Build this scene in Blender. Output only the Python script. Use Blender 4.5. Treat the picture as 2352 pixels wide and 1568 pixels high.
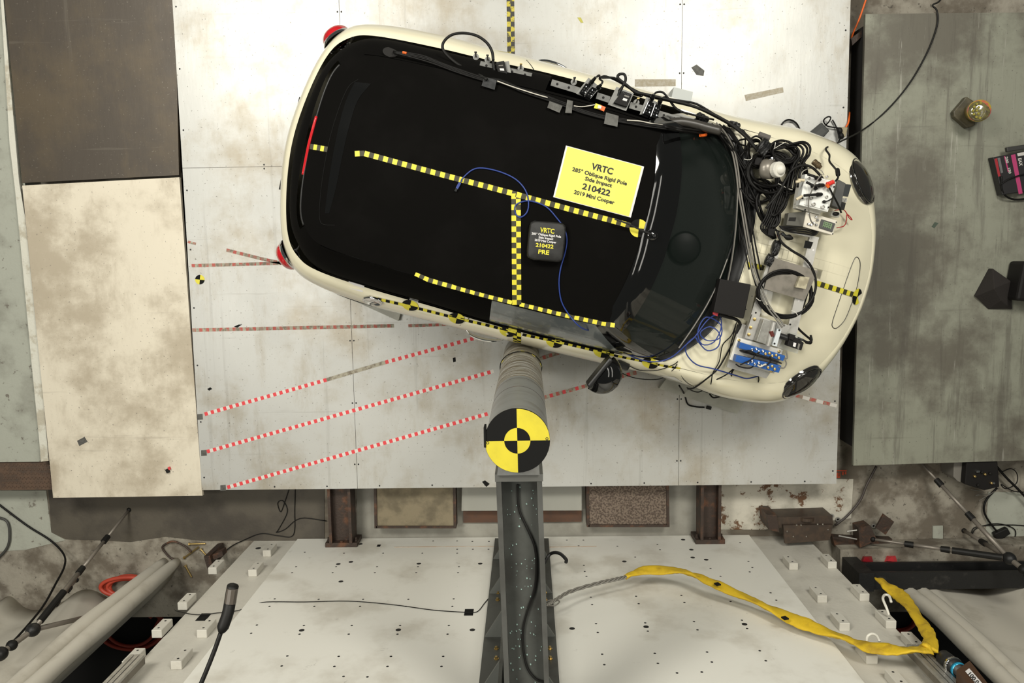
import bpy, bmesh, math, random
from mathutils import Vector, Matrix
random.seed(7)
for o in list(bpy.data.objects): bpy.data.objects.remove(o, do_unlink=True)
scene = bpy.context.scene
C = scene.collection

# ------------------------------------------------------------------ camera
FPX, CX, CY, HCAM = 1858.0, 1176.0, 784.0, 5.95
RX = Vector((0.99970959, -0.0136881, -0.01983366))      # rows of (camera -> world); camera x right, y down, z forward
RY = Vector((-0.01581674, -0.9936406, -0.11148176))
RZ = Vector((-0.01818156, 0.11176309, -0.99356854))
cam_d = bpy.data.cameras.new('camera'); cam = bpy.data.objects.new('camera', cam_d); C.objects.link(cam)
cam_d.sensor_width = 36.0; cam_d.lens = 36.0*FPX/2352.0; cam_d.clip_start = 0.05; cam_d.clip_end = 60
M3 = Matrix((( RX[0], -RX[1], -RX[2]), (RY[0], -RY[1], -RY[2]), (RZ[0], -RZ[1], -RZ[2])))
cam.matrix_world = Matrix.Translation((0, 0, HCAM)) @ M3.to_4x4()
scene.camera = cam

# ------------------------------------------------------------------ world, lamps, exposure
w = bpy.data.worlds.new('world'); scene.world = w; w.use_nodes = True
w.node_tree.nodes['Background'].inputs[0].default_value = (0.86, 0.9, 0.82, 1)
w.node_tree.nodes['Background'].inputs[1].default_value = 0.07
def lamp(name, loc, target, sx, sy, power, col, spread=180):
    d = bpy.data.lights.new(name, 'AREA'); d.shape = 'RECTANGLE'; d.size = sx; d.size_y = sy; d.energy = power; d.color = col; d.spread = math.radians(spread)
    o = bpy.data.objects.new(name, d); C.objects.link(o); o.location = loc
    o.rotation_euler = (Vector(target) - Vector(loc)).to_track_quat('-Z', 'Y').to_euler()
    return o
WARM = (1.0, 0.965, 0.87)
lamp('overhead_area_lamp', (-3.5, 3.5, 7.2), (-1.0, 0.8, 0), 2.6, 1.4, 350, WARM)
lamp('overhead_area_lamp', (2.7, 3.5, 7.2), (0.4, 0.3, 0), 2.4, 1.2, 295, WARM)
lamp('overhead_area_lamp', (-3.6, -0.4, 7.4), (-1.5, -0.8, 0), 1.2, 2.2, 140, WARM)
lamp('overhead_area_lamp', (2.0, 0.6, 7.6), (1.1, -2.6, 1.4), 1.2, 1.6, 12, WARM, 70)  # added lamp without a known fixture, brightens the right part of the wall
lamp('ceiling_tube_lamp', (4.9, -0.3, 6.4), (1.0, 0.0, 1.2), 4.4, 0.36, 18, WARM)
lamp('ceiling_tube_lamp', (3.7, -0.3, 7.6), (1.0, 0.0, 1.2), 4.4, 0.36, 18, WARM)
vs = scene.view_settings; vs.view_transform = 'Standard'; vs.look = 'None'; vs.gamma = 1.0; vs.exposure = 0.2; vs.use_curve_mapping = False

# ------------------------------------------------------------------ measuring helpers (survey of the photograph -> metres on a known plane)
def ray(px, py):
    c = Vector((px-CX, py-CY, FPX)); return Vector((RX.dot(c), RY.dot(c), RZ.dot(c)))
def at(px, py, z):                      # point seen at a pixel, on the level plane of height z
    d = ray(px, py); t = (z-HCAM)/d.z; return Vector((d.x*t, d.y*t, z))
def aty(px, py, Y):                     # point seen at a pixel, on the upright plane y = Y
    d = ray(px, py); t = Y/d.y; return Vector((d.x*t, Y, HCAM+d.z*t))

# ------------------------------------------------------------------ materials
MATS = {}
def mat(name, col, rough=0.6, metal=0.0, col2=None, scale=6.0, amount=0.5, lo=0.4, hi=0.65, bump=0.0, bscale=80.0, coat=0.0,
        col3=None, scale3=30.0, lo3=0.6, hi3=0.7, stretch=None, stretch3=None, alpha=1.0, trans=0.0, emit=None, rough2=None, spec=None, ior=None):
    if name in MATS: return MATS[name]
    m = bpy.data.materials.new(name); m.use_nodes = True; nt = m.node_tree; N = nt.nodes; L = nt.links
    b = N['Principled BSDF']; b.inputs['Base Color'].default_value = (*col, 1); b.inputs['Roughness'].default_value = rough
    b.inputs['Metallic'].default_value = metal; b.inputs['Coat Weight'].default_value = coat; b.inputs['Coat Roughness'].default_value = 0.04
    b.inputs['Alpha'].default_value = alpha; b.inputs['Transmission Weight'].default_value = trans
    if spec is not None: b.inputs['Specular IOR Level'].default_value = spec
    if ior: b.inputs['IOR'].default_value = ior
    if emit: b.inputs['Emission Color'].default_value = (*emit[:3], 1); b.inputs['Emission Strength'].default_value = emit[3]
    tc = None
    def noise(sc, st, detail=8.0, rg=0.6):
        nonlocal tc
        if tc is None: tc = N.new('ShaderNodeTexCoord')
        mp = N.new('ShaderNodeMapping'); L.new(tc.outputs['Object'], mp.inputs[0])
        if st: mp.inputs['Scale'].default_value = st
        n = N.new('ShaderNodeTexNoise'); n.inputs['Scale'].default_value = sc; n.inputs['Detail'].default_value = detail; n.inputs['Roughness'].default_value = rg
        L.new(mp.outputs[0], n.inputs['Vector']); return n
    def ramp(n, a, c):
        r = N.new('ShaderNodeMapRange'); r.interpolation_type = 'SMOOTHSTEP'; r.inputs['From Min'].default_value = a; r.inputs['From Max'].default_value = c
        L.new(n.outputs['Fac'], r.inputs['Value']); return r
    cur = None
    if col2 is not None:
        r = ramp(noise(scale, stretch), lo, hi)
        mu = N.new('ShaderNodeMath'); mu.operation = 'MULTIPLY'; mu.inputs[1].default_value = amount; L.new(r.outputs[0], mu.inputs[0])
        x = N.new('ShaderNodeMix'); x.data_type = 'RGBA'; x.inputs['A'].default_value = (*col, 1); x.inputs['B'].default_value = (*col2, 1)
        L.new(mu.outputs[0], x.inputs['Factor']); cur = x.outputs['Result']
        if rough2 is not None:
            y = N.new('ShaderNodeMix'); y.data_type = 'FLOAT'; y.inputs['A'].default_value = rough; y.inputs['B'].default_value = rough2
            L.new(mu.outputs[0], y.inputs['Factor']); L.new(y.outputs['Result'], b.inputs['Roughness'])
    if col3 is not None:
        r = ramp(noise(scale3, stretch3, 10.0, 0.7), lo3, hi3)
        x = N.new('ShaderNodeMix'); x.data_type = 'RGBA'; x.inputs['B'].default_value = (*col3, 1)
        if cur is not None: L.new(cur, x.inputs['A'])
        else: x.inputs['A'].default_value = (*col, 1)
        L.new(r.outputs[0], x.inputs['Factor']); cur = x.outputs['Result']
    if cur is not None: L.new(cur, b.inputs['Base Color'])
    if bump:
        bn = N.new('ShaderNodeBump'); bn.inputs['Strength'].default_value = bump; bn.inputs['Distance'].default_value = 0.01
        L.new(noise(bscale, stretch).outputs['Fac'], bn.inputs['Height']); L.new(bn.outputs[0], b.inputs['Normal'])
    MATS[name] = m; return m

def floor_mat(name, base, dirt, scratch, metal, rough, seed, dirt_lo=0.5, dirt_hi=0.75, dark=None, light=None):
    """worn sheet metal: soft dirt patches, long fine scratches, speckles"""
    m = bpy.data.materials.new(name); m.use_nodes = True; nt = m.node_tree; N = nt.nodes; L = nt.links; b = N['Principled BSDF']
    b.inputs['Metallic'].default_value = metal; b.inputs['Roughness'].default_value = rough
    geo = N.new('ShaderNodeNewGeometry')
    def noise(sc, st, rot=0.0, det=8.0, rg=0.6):
        mp = N.new('ShaderNodeMapping'); mp.inputs['Scale'].default_value = st; mp.inputs['Rotation'].default_value = (0, 0, rot); mp.inputs['Location'].default_value = (seed*3.1, seed*1.7, 0)
        L.new(geo.outputs['Position'], mp.inputs[0]); n = N.new('ShaderNodeTexNoise'); n.inputs['Scale'].default_value = sc; n.inputs['Detail'].default_value = det; n.inputs['Roughness'].default_value = rg
        L.new(mp.outputs[0], n.inputs['Vector']); return n
    def rng(n, a, c, to=1.0):
        r = N.new('ShaderNodeMapRange'); r.inputs['From Min'].default_value = a; r.inputs['From Max'].default_value = c; r.inputs['To Max'].default_value = to; r.interpolation_type = 'SMOOTHSTEP'
        L.new(n.outputs['Fac'], r.inputs['Value']); return r.outputs[0]
    def mix(a, bcol, fac):
        x = N.new('ShaderNodeMix'); x.data_type = 'RGBA'
        if isinstance(a, tuple): x.inputs['A'].default_value = (*a, 1)
        else: L.new(a, x.inputs['A'])
        x.inputs['B'].default_value = (*bcol, 1); L.new(fac, x.inputs['Factor']); return x.outputs['Result']
    c = mix(base, dirt, rng(noise(1.3, (1, 1, 1), 0, 10, 0.65), dirt_lo, dirt_hi, 0.85))
    c = mix(c, dirt, rng(noise(5, (1, 0.35, 1), 0.05, 8, 0.7), 0.50, 0.74, 0.6))
    c = mix(c, scratch, rng(noise(9, (1, 0.03, 1), 0.12, 5, 0.7), 0.60, 0.68, 0.22))
    c = mix(c, scratch, rng(noise(14, (0.04, 1, 1), 0.25, 5, 0.7), 0.62, 0.70, 0.25))
    c = mix(c, dark or scratch, rng(noise(60, (1, 1, 1), 0, 3, 0.5), 0.66, 0.72, 0.7))
    if light:
        c = mix(c, light, rng(noise(16, (1, 0.05, 1), 0.03, 6, 0.75), 0.60, 0.66, 0.45)); c = mix(c, scratch, rng(noise(7, (1, 0.06, 1), -0.12, 8, 0.75), 0.52, 0.62, 0.5))
    L.new(c, b.inputs['Base Color'])
    r = N.new('ShaderNodeMapRange'); r.inputs['To Min'].default_value = rough-0.08; r.inputs['To Max'].default_value = rough+0.12
    n = noise(3, (1, 1, 1)); L.new(n.outputs['Fac'], r.inputs['Value']); L.new(r.outputs[0], b.inputs['Roughness'])
    bn = N.new('ShaderNodeBump'); bn.inputs['Strength'].default_value = 0.12; bn.inputs['Distance'].default_value = 0.004
    L.new(noise(26, (1, 0.25, 1)).outputs['Fac'], bn.inputs['Height']); L.new(bn.outputs[0], b.inputs['Normal'])
    MATS[name] = m; return m

M_ALU = floor_mat('worn_aluminium', (0.50, 0.50, 0.475), (0.34, 0.295, 0.22), (0.22, 0.205, 0.18), 0.22, 0.36, 1.0, 0.47, 0.70, (0.12, 0.11, 0.09))
M_GREEN = floor_mat('greenish_steel', (0.26, 0.265, 0.21), (0.105, 0.093, 0.073), (0.09, 0.08, 0.065), 0.2, 0.5, 2.0, 0.40, 0.60, None, (0.42, 0.41, 0.36))
M_LIGHTPL = floor_mat('pale_plate', (0.70, 0.64, 0.52), (0.40, 0.34, 0.25), (0.28, 0.24, 0.19), 0.1, 0.5, 3.0, 0.42, 0.60, (0.16, 0.14, 0.12))
M_BROWN = floor_mat('brown_steel', (0.068, 0.055, 0.042), (0.105, 0.08, 0.05), (0.17, 0.15, 0.12), 0.3, 0.45, 4.0, 0.45, 0.70)
M_CONC = mat('concrete', (0.30, 0.275, 0.225), 0.85, 0, (0.12, 0.10, 0.075), 3.0, 0.95, 0.42, 0.60, 0.4, 40, col3=(0.08, 0.07, 0.055), scale3=25, lo3=0.58, hi3=0.66)
M_PAINTCONC = mat('painted_concrete', (0.36, 0.37, 0.315), 0.7, 0, (0.24, 0.24, 0.20), 4.0, 0.8, 0.45, 0.7, 0.2, 40, col3=(0.16, 0.145, 0.12), scale3=16, lo3=0.60, hi3=0.65)
M_KERB = mat('chipped_white_paint', (0.62, 0.61, 0.53), 0.7, 0, (0.42, 0.38, 0.29), 7.0, 0.8, 0.5, 0.62, 0.4, 40)
M_DARKFLOOR = mat('dark_stained_floor', (0.085, 0.073, 0.055), 0.6, 0, (0.05, 0.042, 0.033), 3.0, 0.9, 0.4, 0.65, 0.15, 50, col3=(0.30, 0.28, 0.24), scale3=60, lo3=0.72, hi3=0.75)
M_WALL = mat('white_painted_steel', (0.74, 0.73, 0.67), 0.42, 0.0, (0.50, 0.47, 0.40), 2.5, 0.7, 0.48, 0.72, 0.05, 30, col3=(0.30, 0.28, 0.24), scale3=9, lo3=0.63, hi3=0.76)
M_WALL2 = mat('grey_white_painted_steel', (0.55, 0.53, 0.47), 0.5, 0.0, (0.40, 0.38, 0.33), 3.0, 0.7, 0.5, 0.7, 0.2, 40, col3=(0.30, 0.26, 0.2), scale3=14, lo3=0.7, hi3=0.8)
M_RUST = mat('rusty_dark_steel', (0.05, 0.034, 0.026), 0.55, 0.3, (0.16, 0.07, 0.035), 12, 0.8, 0.48, 0.7, 0.3, 60)
M_RUSTPAINT = mat('rust_stained_white_paint', (0.55, 0.52, 0.44), 0.7, 0, (0.28, 0.26, 0.21), 5, 0.7, 0.45, 0.7, 0.3, 50, col3=(0.13, 0.065, 0.03), scale3=6, lo3=0.55, hi3=0.60)
M_BLACKIRON = mat('black_iron', (0.018, 0.018, 0.018), 0.45, 0.4, (0.07, 0.065, 0.06), 10, 0.6, 0.55, 0.75, 0.2, 60)
M_CREAM = mat('cream_car_paint', (0.82, 0.77, 0.58), 0.28, 0.0, coat=1.0)
M_ROOF = mat('matte_black_cover', (0.0035, 0.0032, 0.0028), 0.9, 0.0, (0.0055, 0.005, 0.0046), 3, 0.6, 0.45, 0.7, spec=0.06)
M_GLOSSBLK = mat('gloss_black', (0.004, 0.004, 0.004), 0.06, 0.0, coat=1.0)
M_TRIM = mat('black_plastic_trim', (0.012, 0.012, 0.012), 0.42)
M_RUBBER = mat('black_rubber', (0.010, 0.0095, 0.0085), 0.55, spec=0.25)
M_GLASS = mat('dark_tinted_glass', (0.008, 0.012, 0.010), 0.03, 0.0, coat=0.0, alpha=0.62)
M_SIDEGLASS = mat('side_glass_reflection', (0.17, 0.19, 0.20), 0.25, 0.3, (0.27, 0.29, 0.29), 14, 0.8, 0.5, 0.7, coat=0.6)  # grey tint puts the reflected ceiling lights into the glass colour
M_CHROME = mat('chrome', (0.75, 0.75, 0.75), 0.06, 1.0)
M_ALUM = mat('machined_aluminium', (0.46, 0.45, 0.42), 0.42, 0.7, (0.32, 0.31, 0.28), 18, 0.7, 0.45, 0.7)
M_STEEL = mat('bare_steel', (0.22, 0.20, 0.17), 0.42, 0.7, (0.13, 0.12, 0.10), 10, 0.8, 0.45, 0.7)
M_REDLENS = mat('red_lens', (0.55, 0.012, 0.018), 0.08, 0.0, coat=1.0)
M_YEL = mat('yellow_tape', (0.70, 0.62, 0.045), 0.5)
M_BLK = mat('black_tape', (0.007, 0.007, 0.0065), 0.7, spec=0.15)
M_OLIVE = mat('olive_black_tape', (0.040, 0.036, 0.014), 0.6)
M_RED = mat('red_tape', (0.68, 0.05, 0.06), 0.55)
M_WHT = mat('white_tape', (0.66, 0.63, 0.58), 0.55)
M_REDOLD = mat('worn_red_tape', (0.45, 0.10, 0.08), 0.7, 0, (0.30, 0.25, 0.19), 22, 0.9, 0.45, 0.6)
M_WHTOLD = mat('worn_grey_tape', (0.40, 0.37, 0.29), 0.7, 0, (0.18, 0.15, 0.11), 22, 0.9, 0.45, 0.6)
M_DISCY = mat('yellow_target_paint', (0.62, 0.52, 0.03), 0.55, 0, (0.5, 0.42, 0.03), 8, 0.6)
M_POLE = mat('grey_pole_paint', (0.27, 0.275, 0.265), 0.4, 0.2, (0.17, 0.16, 0.14), 5, 0.7, 0.45, 0.7, stretch=(1, 1, 3))
M_POLE2 = mat('scraped_pole_steel', (0.33, 0.32, 0.28), 0.45, 0.3, (0.15, 0.11, 0.06), 3, 0.95, 0.44, 0.54, 0.4, 14, stretch=(1, 1, 11), col3=(0.58, 0.57, 0.53), scale3=4, stretch3=(1, 1, 12), lo3=0.52, hi3=0.58)
M_POST = mat('dark_grey_painted_beam', (0.075, 0.078, 0.07), 0.5, 0.2, (0.045, 0.043, 0.038), 6, 0.8, 0.45, 0.7)
M_CLOTH = mat('off_white_canvas', (0.52, 0.49, 0.42), 0.9, 0, (0.34, 0.31, 0.25), 4, 0.6, 0.5, 0.72)
M_SLING = mat('yellow_webbing', (0.60, 0.40, 0.012), 0.7, 0, (0.34, 0.21, 0.012), 9, 0.85, 0.48, 0.7, 0.35, 30)
M_HOSE = mat('red_hose', (0.42, 0.05, 0.025), 0.5)
M_BLUE = mat('blue_cable', (0.02, 0.045, 0.22), 0.45)
M_BLUEBOX = mat('blue_anodised', (0.01, 0.085, 0.33), 0.4, 0.2)
M_CABLE = mat('black_cable', (0.006, 0.0055, 0.005), 0.5, spec=0.22)
M_GCABLE = mat('grey_cable', (0.16, 0.15, 0.13), 0.45)
M_WCABLE = mat('white_cable', (0.55, 0.52, 0.45), 0.5)
M_ORANGE = mat('orange', (0.75, 0.13, 0.015), 0.5)
M_WHITEPL = mat('white_plastic', (0.66, 0.64, 0.57), 0.4)
M_PALEBLUE = mat('pale_blue_grey', (0.55, 0.58, 0.56), 0.5)
M_PAPERY = mat('yellow_paper', (0.74, 0.71, 0.13), 0.7)
M_PAPERW = mat('white_paper', (0.70, 0.68, 0.67), 0.7)
M_INK = mat('black_ink', (0.02, 0.02, 0.02), 0.7)
M_DARKBOX = mat('black_box_metal', (0.010, 0.009, 0.0085), 0.6, spec=0.2)
M_BRASS = mat('gold_zinc_bolt', (0.55, 0.40, 0.16), 0.3, 0.9)
M_LCD = mat('green_lcd', (0.16, 0.24, 0.12), 0.3)
M_HOLE = mat('dark_hole', (0.012, 0.011, 0.010), 0.9)
M_PITSHADE = mat('pit_shade', (0.012, 0.011, 0.010), 0.9)  # near-black colour holds the shade of the gap beyond the wall ends
M_TRIPOD = mat('tripod_tube', (0.22, 0.195, 0.165), 0.42, 0.35)
M_DPL = mat('dull_plate', (0.21, 0.21, 0.20), 0.5, 0.4, (0.16, 0.16, 0.15), 15, .6)
M_LENS = mat('lens_glass', (0.02, 0.018, 0.016), 0.05, 0.0, coat=1.0)

# ------------------------------------------------------------------ geometry helpers
def link(name, me, m=None, parent=None, smooth=False):
    o = bpy.data.objects.new(name, me); C.objects.link(o)
    if m is not None:
        for x in (m if isinstance(m, (list, tuple)) else [m]): me.materials.append(x)
    if smooth:
        for p in me.polygons: p.use_smooth = True
    if parent is not None: o.parent = parent; o.matrix_parent_inverse = parent.matrix_basis.inverted()
    return o
def mk(name, verts, faces, m, parent=None, smooth=False, idx=None):
    me = bpy.data.meshes.new(name); me.from_pydata([tuple(v) for v in verts], [], faces)
    if idx: 
        for p, i in zip(me.polygons, idx): p.material_index = i
    bm = bmesh.new(); bm.from_mesh(me); bmesh.ops.recalc_face_normals(bm, faces=bm.faces); bm.to_mesh(me); bm.free()
    me.update(); return link(name, me, m, parent, smooth)
def tag(o, label, cat, group=None, kind=None):
    o['label'] = label; o['category'] = cat
    if group: o['group'] = group
    return o
def struct(o): o['kind'] = 'structure'; return o
def thing(name, label, cat, loc=(0, 0, 0), group=None):
    o = bpy.data.objects.new(name, None); C.objects.link(o); o.location = loc; o.empty_display_size = 0.05
    o.matrix_basis = Matrix.Translation(loc)
    return tag(o, label, cat, group)
class G:
    """collects faces for one mesh"""
    def __init__(s): s.v = []; s.f = []; s.i = []
    def add(s, vs, fs, mi=0):
        b = len(s.v); s.v += [tuple(x) for x in vs]; s.f += [tuple(b+k for k in f) for f in fs]; s.i += [mi]*len(fs); return s
    def prism(s, poly, z0, z1, mi=0):           # poly: list of xy
        n = len(poly); vs = [(p[0], p[1], z0) for p in poly]+[(p[0], p[1], z1) for p in poly]
        return s.add(vs, [tuple(range(n-1, -1, -1)), tuple(range(n, 2*n))]+[(k, (k+1) % n, n+(k+1) % n, n+k) for k in range(n)], mi)
    def hexa(s, bot, top, mi=0):                # two lists of four 3D points
        return s.add(list(bot)+list(top), [(3, 2, 1, 0), (4, 5, 6, 7), (0, 1, 5, 4), (1, 2, 6, 5), (2, 3, 7, 6), (3, 0, 4, 7)], mi)
    def box(s, c, ax, ay, az, mi=0):            # centre and three half-axis vectors
        c, ax, ay, az = map(Vector, (c, ax, ay, az))
        b = [c-ax-ay-az, c+ax-ay-az, c+ax+ay-az, c-ax+ay-az]; t = [p+az*2 for p in b]
        return s.hexa(b, t, mi)
    def cyl(s, p0, p1, r0, r1=None, n=12, mi=0, caps=True):
        p0, p1 = Vector(p0), Vector(p1); r1 = r0 if r1 is None else r1; d = (p1-p0).normalized()
        a = d.orthogonal().normalized(); bb = d.cross(a); vs = []
        for p, r in ((p0, r0), (p1, r1)):
            for k in range(n):
                t = 2*math.pi*k/n; vs.append(p+(a*math.cos(t)+bb*math.sin(t))*r)
        fs = [(k, (k+1) % n, n+(k+1) % n, n+k) for k in range(n)]
        if caps: fs += [tuple(range(n-1, -1, -1)), tuple(range(n, 2*n))]
        return s.add(vs, fs, mi)
    def lathe(s, c, axis, prof, n=16, mi=0):     # prof: list of (r, h) along axis
        c = Vector(c); d = Vector(axis).normalized(); a = d.orthogonal().normalized(); bb = d.cross(a); vs = []
        for r, h in prof:
            for k in range(n):
                t = 2*math.pi*k/n; vs.append(c+d*h+(a*math.cos(t)+bb*math.sin(t))*max(r, 1e-5))
        fs = [(j*n+k, j*n+(k+1) % n, (j+1)*n+(k+1) % n, (j+1)*n+k) for j in range(len(prof)-1) for k in range(n)]
        fs += [tuple(range(n-1, -1, -1)), tuple(range((len(prof)-1)*n, len(prof)*n))]
        return s.add(vs, fs, mi)
    def tube(s, pts, r, n=6, sub=6, closed=False, mi=0, taper=None):
        P = crom([Vector(p) for p in pts], sub, closed); m_ = len(P); vs = []; up = None
        for i, p in enumerate(P):
            t = (P[(i+1) % m_]-P[i-1]) if closed else (P[min(i+1, m_-1)]-P[max(i-1, 0)])
            if t.length < 1e-9: t = Vector((0, 0, 1))
            t.normalize()
            a = t.orthogonal().normalized() if up is None else (up-t*up.dot(t))
            if a.length < 1e-6: a = t.orthogonal()
            a.normalize(); up = a; bb = t.cross(a); rr = r*(taper(i/(m_-1)) if taper else 1)
            for k in range(n):
                q = 2*math.pi*k/n; vs.append(p+(a*math.cos(q)+bb*math.sin(q))*rr)
        fs = [(j*n+k, j*n+(k+1) % n, ((j+1) % m_)*n+(k+1) % n, ((j+1) % m_)*n+k) for j in range(m_ if closed else m_-1) for k in range(n)]
        if not closed: fs += [tuple(range(n-1, -1, -1)), tuple(range((m_-1)*n, m_*n))]
        return s.add(vs, fs, mi)
    def grid(s, rows, mi=0, closed=False, mif=None):
        n = len(rows[0]); vs = [p for r in rows for p in r]; b = len(s.v); s.v += [tuple(p) for p in vs]
        for j in range(len(rows)-1):
            for k in range(n if closed else n-1):
                s.f.append((b+j*n+k, b+j*n+(k+1) % n, b+(j+1)*n+(k+1) % n, b+(j+1)*n+k)); s.i.append(mif(j, k) if mif else mi)
        return s
    def build(s, name, m, parent=None, smooth=False):
        o = mk(name, s.v, s.f, m, parent, smooth, s.i); return o
def crom(P, sub, closed=False):
    n = len(P)
    if n < 3 and not closed: return list(P)
    out = []
    for i in range(n if closed else n-1):
        p0 = P[i-1] if (closed or i > 0) else P[0]*2-P[1]; p1 = P[i]; p2 = P[(i+1) % n]; p3 = P[(i+2) % n] if (closed or i+2 < n) else P[-1]*2-P[-2]
        for k in range(sub):
            t = k/sub; out.append(0.5*((2*p1)+(p2-p0)*t+(2*p0-5*p1+4*p2-p3)*t*t+(3*p1-p0-3*p2+p3)*t**3))
    if not closed: out.append(P[-1].copy())
    return out
def autosmooth(o, ang=35):
    for p in o.data.polygons: p.use_smooth = True
    bm = bmesh.new(); bm.from_mesh(o.data)
    for e in bm.edges:
        if len(e.link_faces) == 2 and e.calc_face_angle(0) > math.radians(ang): e.smooth = False
    bm.to_mesh(o.data); bm.free(); return o
def bevel(o, wd, seg=2):
    md = o.modifiers.new('bevel', 'BEVEL'); md.width = wd; md.segments = seg; md.limit_method = 'ANGLE'; md.angle_limit = math.radians(40); return o
def plate(name, pix, z, th, m, parent=None):     # level plate with corners surveyed at height z (top face)
    return G().prism([at(x, y, z)[:2] for x, y in pix], z-th, z).build(name, m, parent)

# ------------------------------------------------------------------ setting: ground, raised sheet floor, side plates
ZG = -0.28                                             # level of the ground below the raised floor
YW = at(600, 1236, ZG).y                               # face of the barrier wall
YPIT = at(285, 1380, -.25).y-.15                      # edge of the pit added behind the curtains to darken the gap
ground = struct(G().prism([(-4.6, 4.2), (4.6, 4.2), (4.6, YPIT), (-4.6, YPIT)][::-1], ZG-0.1, ZG).build('floor', M_CONC))
struct(G().prism([(-7, YPIT+.2), (7, YPIT+.2), (7, -6), (-7, -6)][::-1], -1.5, -1.4).build('trim_9', M_PITSHADE))  # sunken floor, added so the gap and the hoses in it fall dark
struct(G().box((0, YPIT+.01, -.9), (4.6, 0, 0), (0, .01, 0), (0, 0, .6)).build('trim_10', M_PITSHADE))  # near-black side of the added pit, shade put into its colour
XL, XA, XB, XR = -2.500, -1.308, 1.118, 2.297
YB, YS, YT = -1.775, 0.635, 3.3
def panel(x0, x1, y0, y1):
    g = 0.0015; o = G().prism([(x0+g, y0+g), (x1-g, y0+g), (x1-g, y1-g), (x0+g, y1-g)], -0.012, 0).build('floor_panel', M_ALU, ground); return o
for x0, x1 in ((XL, XA), (XA, XB), (XB, XR)):
    panel(x0, x1, YB, YS); panel(x0, x1, YS, YT)
G().prism([(XL+.006, YB+.01), (XR-.006, YB+.01), (XR-.006, YT), (XL+.006, YT)], -0.05, -0.0125).build('floor_underlay', M_STEEL, ground)
# screw heads: pairs along the seams, singles along the edges
sg = None
def screw(x, y, z=0.0, r=0.0065):
    global sg
    if sg is None:
        sg = G().lathe((0, 0, 0), (0, 0, 1), [(r, -0.002), (r, 0.0008), (r*0.6, 0.0014)], 8).build('screw', M_BLACKIRON, ground); o = sg
    else:
        o = sg.copy(); C.objects.link(o)
    o.location = (x, y, z)
for x in (XA, XB):
    for k in range(9):
        y = YB+0.19+k*0.47
        for s in (-1, 1): screw(x+s*0.014, y)
for k in range(12): screw(XL+0.16+k*0.4, YB+0.022)
for k in range(9): screw(XL+0.025, YB+0.10+k*0.43); screw(XR-0.03, YB+0.10+k*0.53)
for x in (-1.9, -1.65, 0.1, 1.6, 1.9):
    for s in (-1, 1): screw(x, YS+s*0.014)
# support beams along the edges of the raised floor
for x in (XL+0.10, XR-0.10):
    G().prism([(x-.06, YB+.05), (x+.06, YB+.05), (x+.06, YT), (x-.06, YT)], ZG, -0.05).build('support_beam', M_BLACKIRON, ground)

o = plate('steel_plate', [(1988, 32), (2640, 26), (2640, 1048), (1960, 1069)], 0.0, 0.03, M_GREEN); tag(o, 'large greenish grey steel floor plate to the right of the car', 'plate')
G().prism([(2.42, -1.5), (4.3, -1.5), (4.3, 1.55), (2.42, 1.55)], ZG, -0.031).build('plate_support', M_PITSHADE, o)
o = plate('steel_plate', [(-30, -420), (393, -420), (411, 402), (51, 420)], -0.002, 0.03, M_BROWN); tag(o, 'dark brown rusted steel floor plate in the upper left corner', 'plate')
G().prism([(-3.55, .75), (-2.6, .75), (-2.6, 3.1), (-3.55, 3.1)], ZG, -0.034).build('plate_support', M_PITSHADE, o)
o = plate('steel_plate', [(51, 426), (412, 407), (465, 1138), (122, 1143)], 0.0, 0.03, M_LIGHTPL); tag(o, 'pale stained floor plate below the brown steel plate', 'plate')
G().prism([(-3.35, -1.7), (-2.6, -1.7), (-2.6, .5), (-3.35, .5)], ZG, -0.032).build('plate_support', M_PITSHADE, o)
# painted ground strip and chipped kerb on the far left
struct(G().prism([at(x, y, -0.08)[:2] for x, y in ((-300, -500), (2, -500), (96, 1060), (-300, 1064))][::-1], ZG, -0.08).build('trim_1', M_PAINTCONC))
kp = [(-18, -420), (2, 0), (14, 200), (22, 330), (34, 430), (47, 560), (60, 700), (75, 860), (90, 1010), (94, 1060)]
kq = [(112, 1058), (98, 900), (84, 760), (70, 620), (58, 500), (44, 420), (36, 330), (20, 150), (8, 0), (-12, -420)]
struct(G().prism([at(x, y, -0.035)[:2] for x, y in kp+kq][::-1], ZG, -0.035).build('trim_2', M_KERB))
# chequer-plate channel cover at the lower left
ch = plate('drain_cover', [(-200, 1064), (112, 1060), (120, 1124), (-200, 1128)], -0.10, 0.02, mat('rusty_chequer_plate', (0.12, 0.075, 0.05), 0.6, 0.2, (0.07, 0.05, 0.038), 12, 0.8)); tag(ch, 'rusty chequer plate channel cover at the left edge', 'drain cover')
base = None
for j in range(6):
    for k in range(26):
        p = at(8+k*4.4+(j % 2)*2, 1068+j*10, -0.10); a = 0.7 if (j+k) % 2 else -0.7
        if base is None:
            base = G().box((0, 0, 0), (0.012, 0, 0), (0, 0.0035, 0), (0, 0, 0.002)).build('tread_lug', MATS['rusty_chequer_plate'], ch); q = base
        else: q = base.copy(); C.objects.link(q)
        q.location = p; q.rotation_euler = (0, 0, a)
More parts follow.
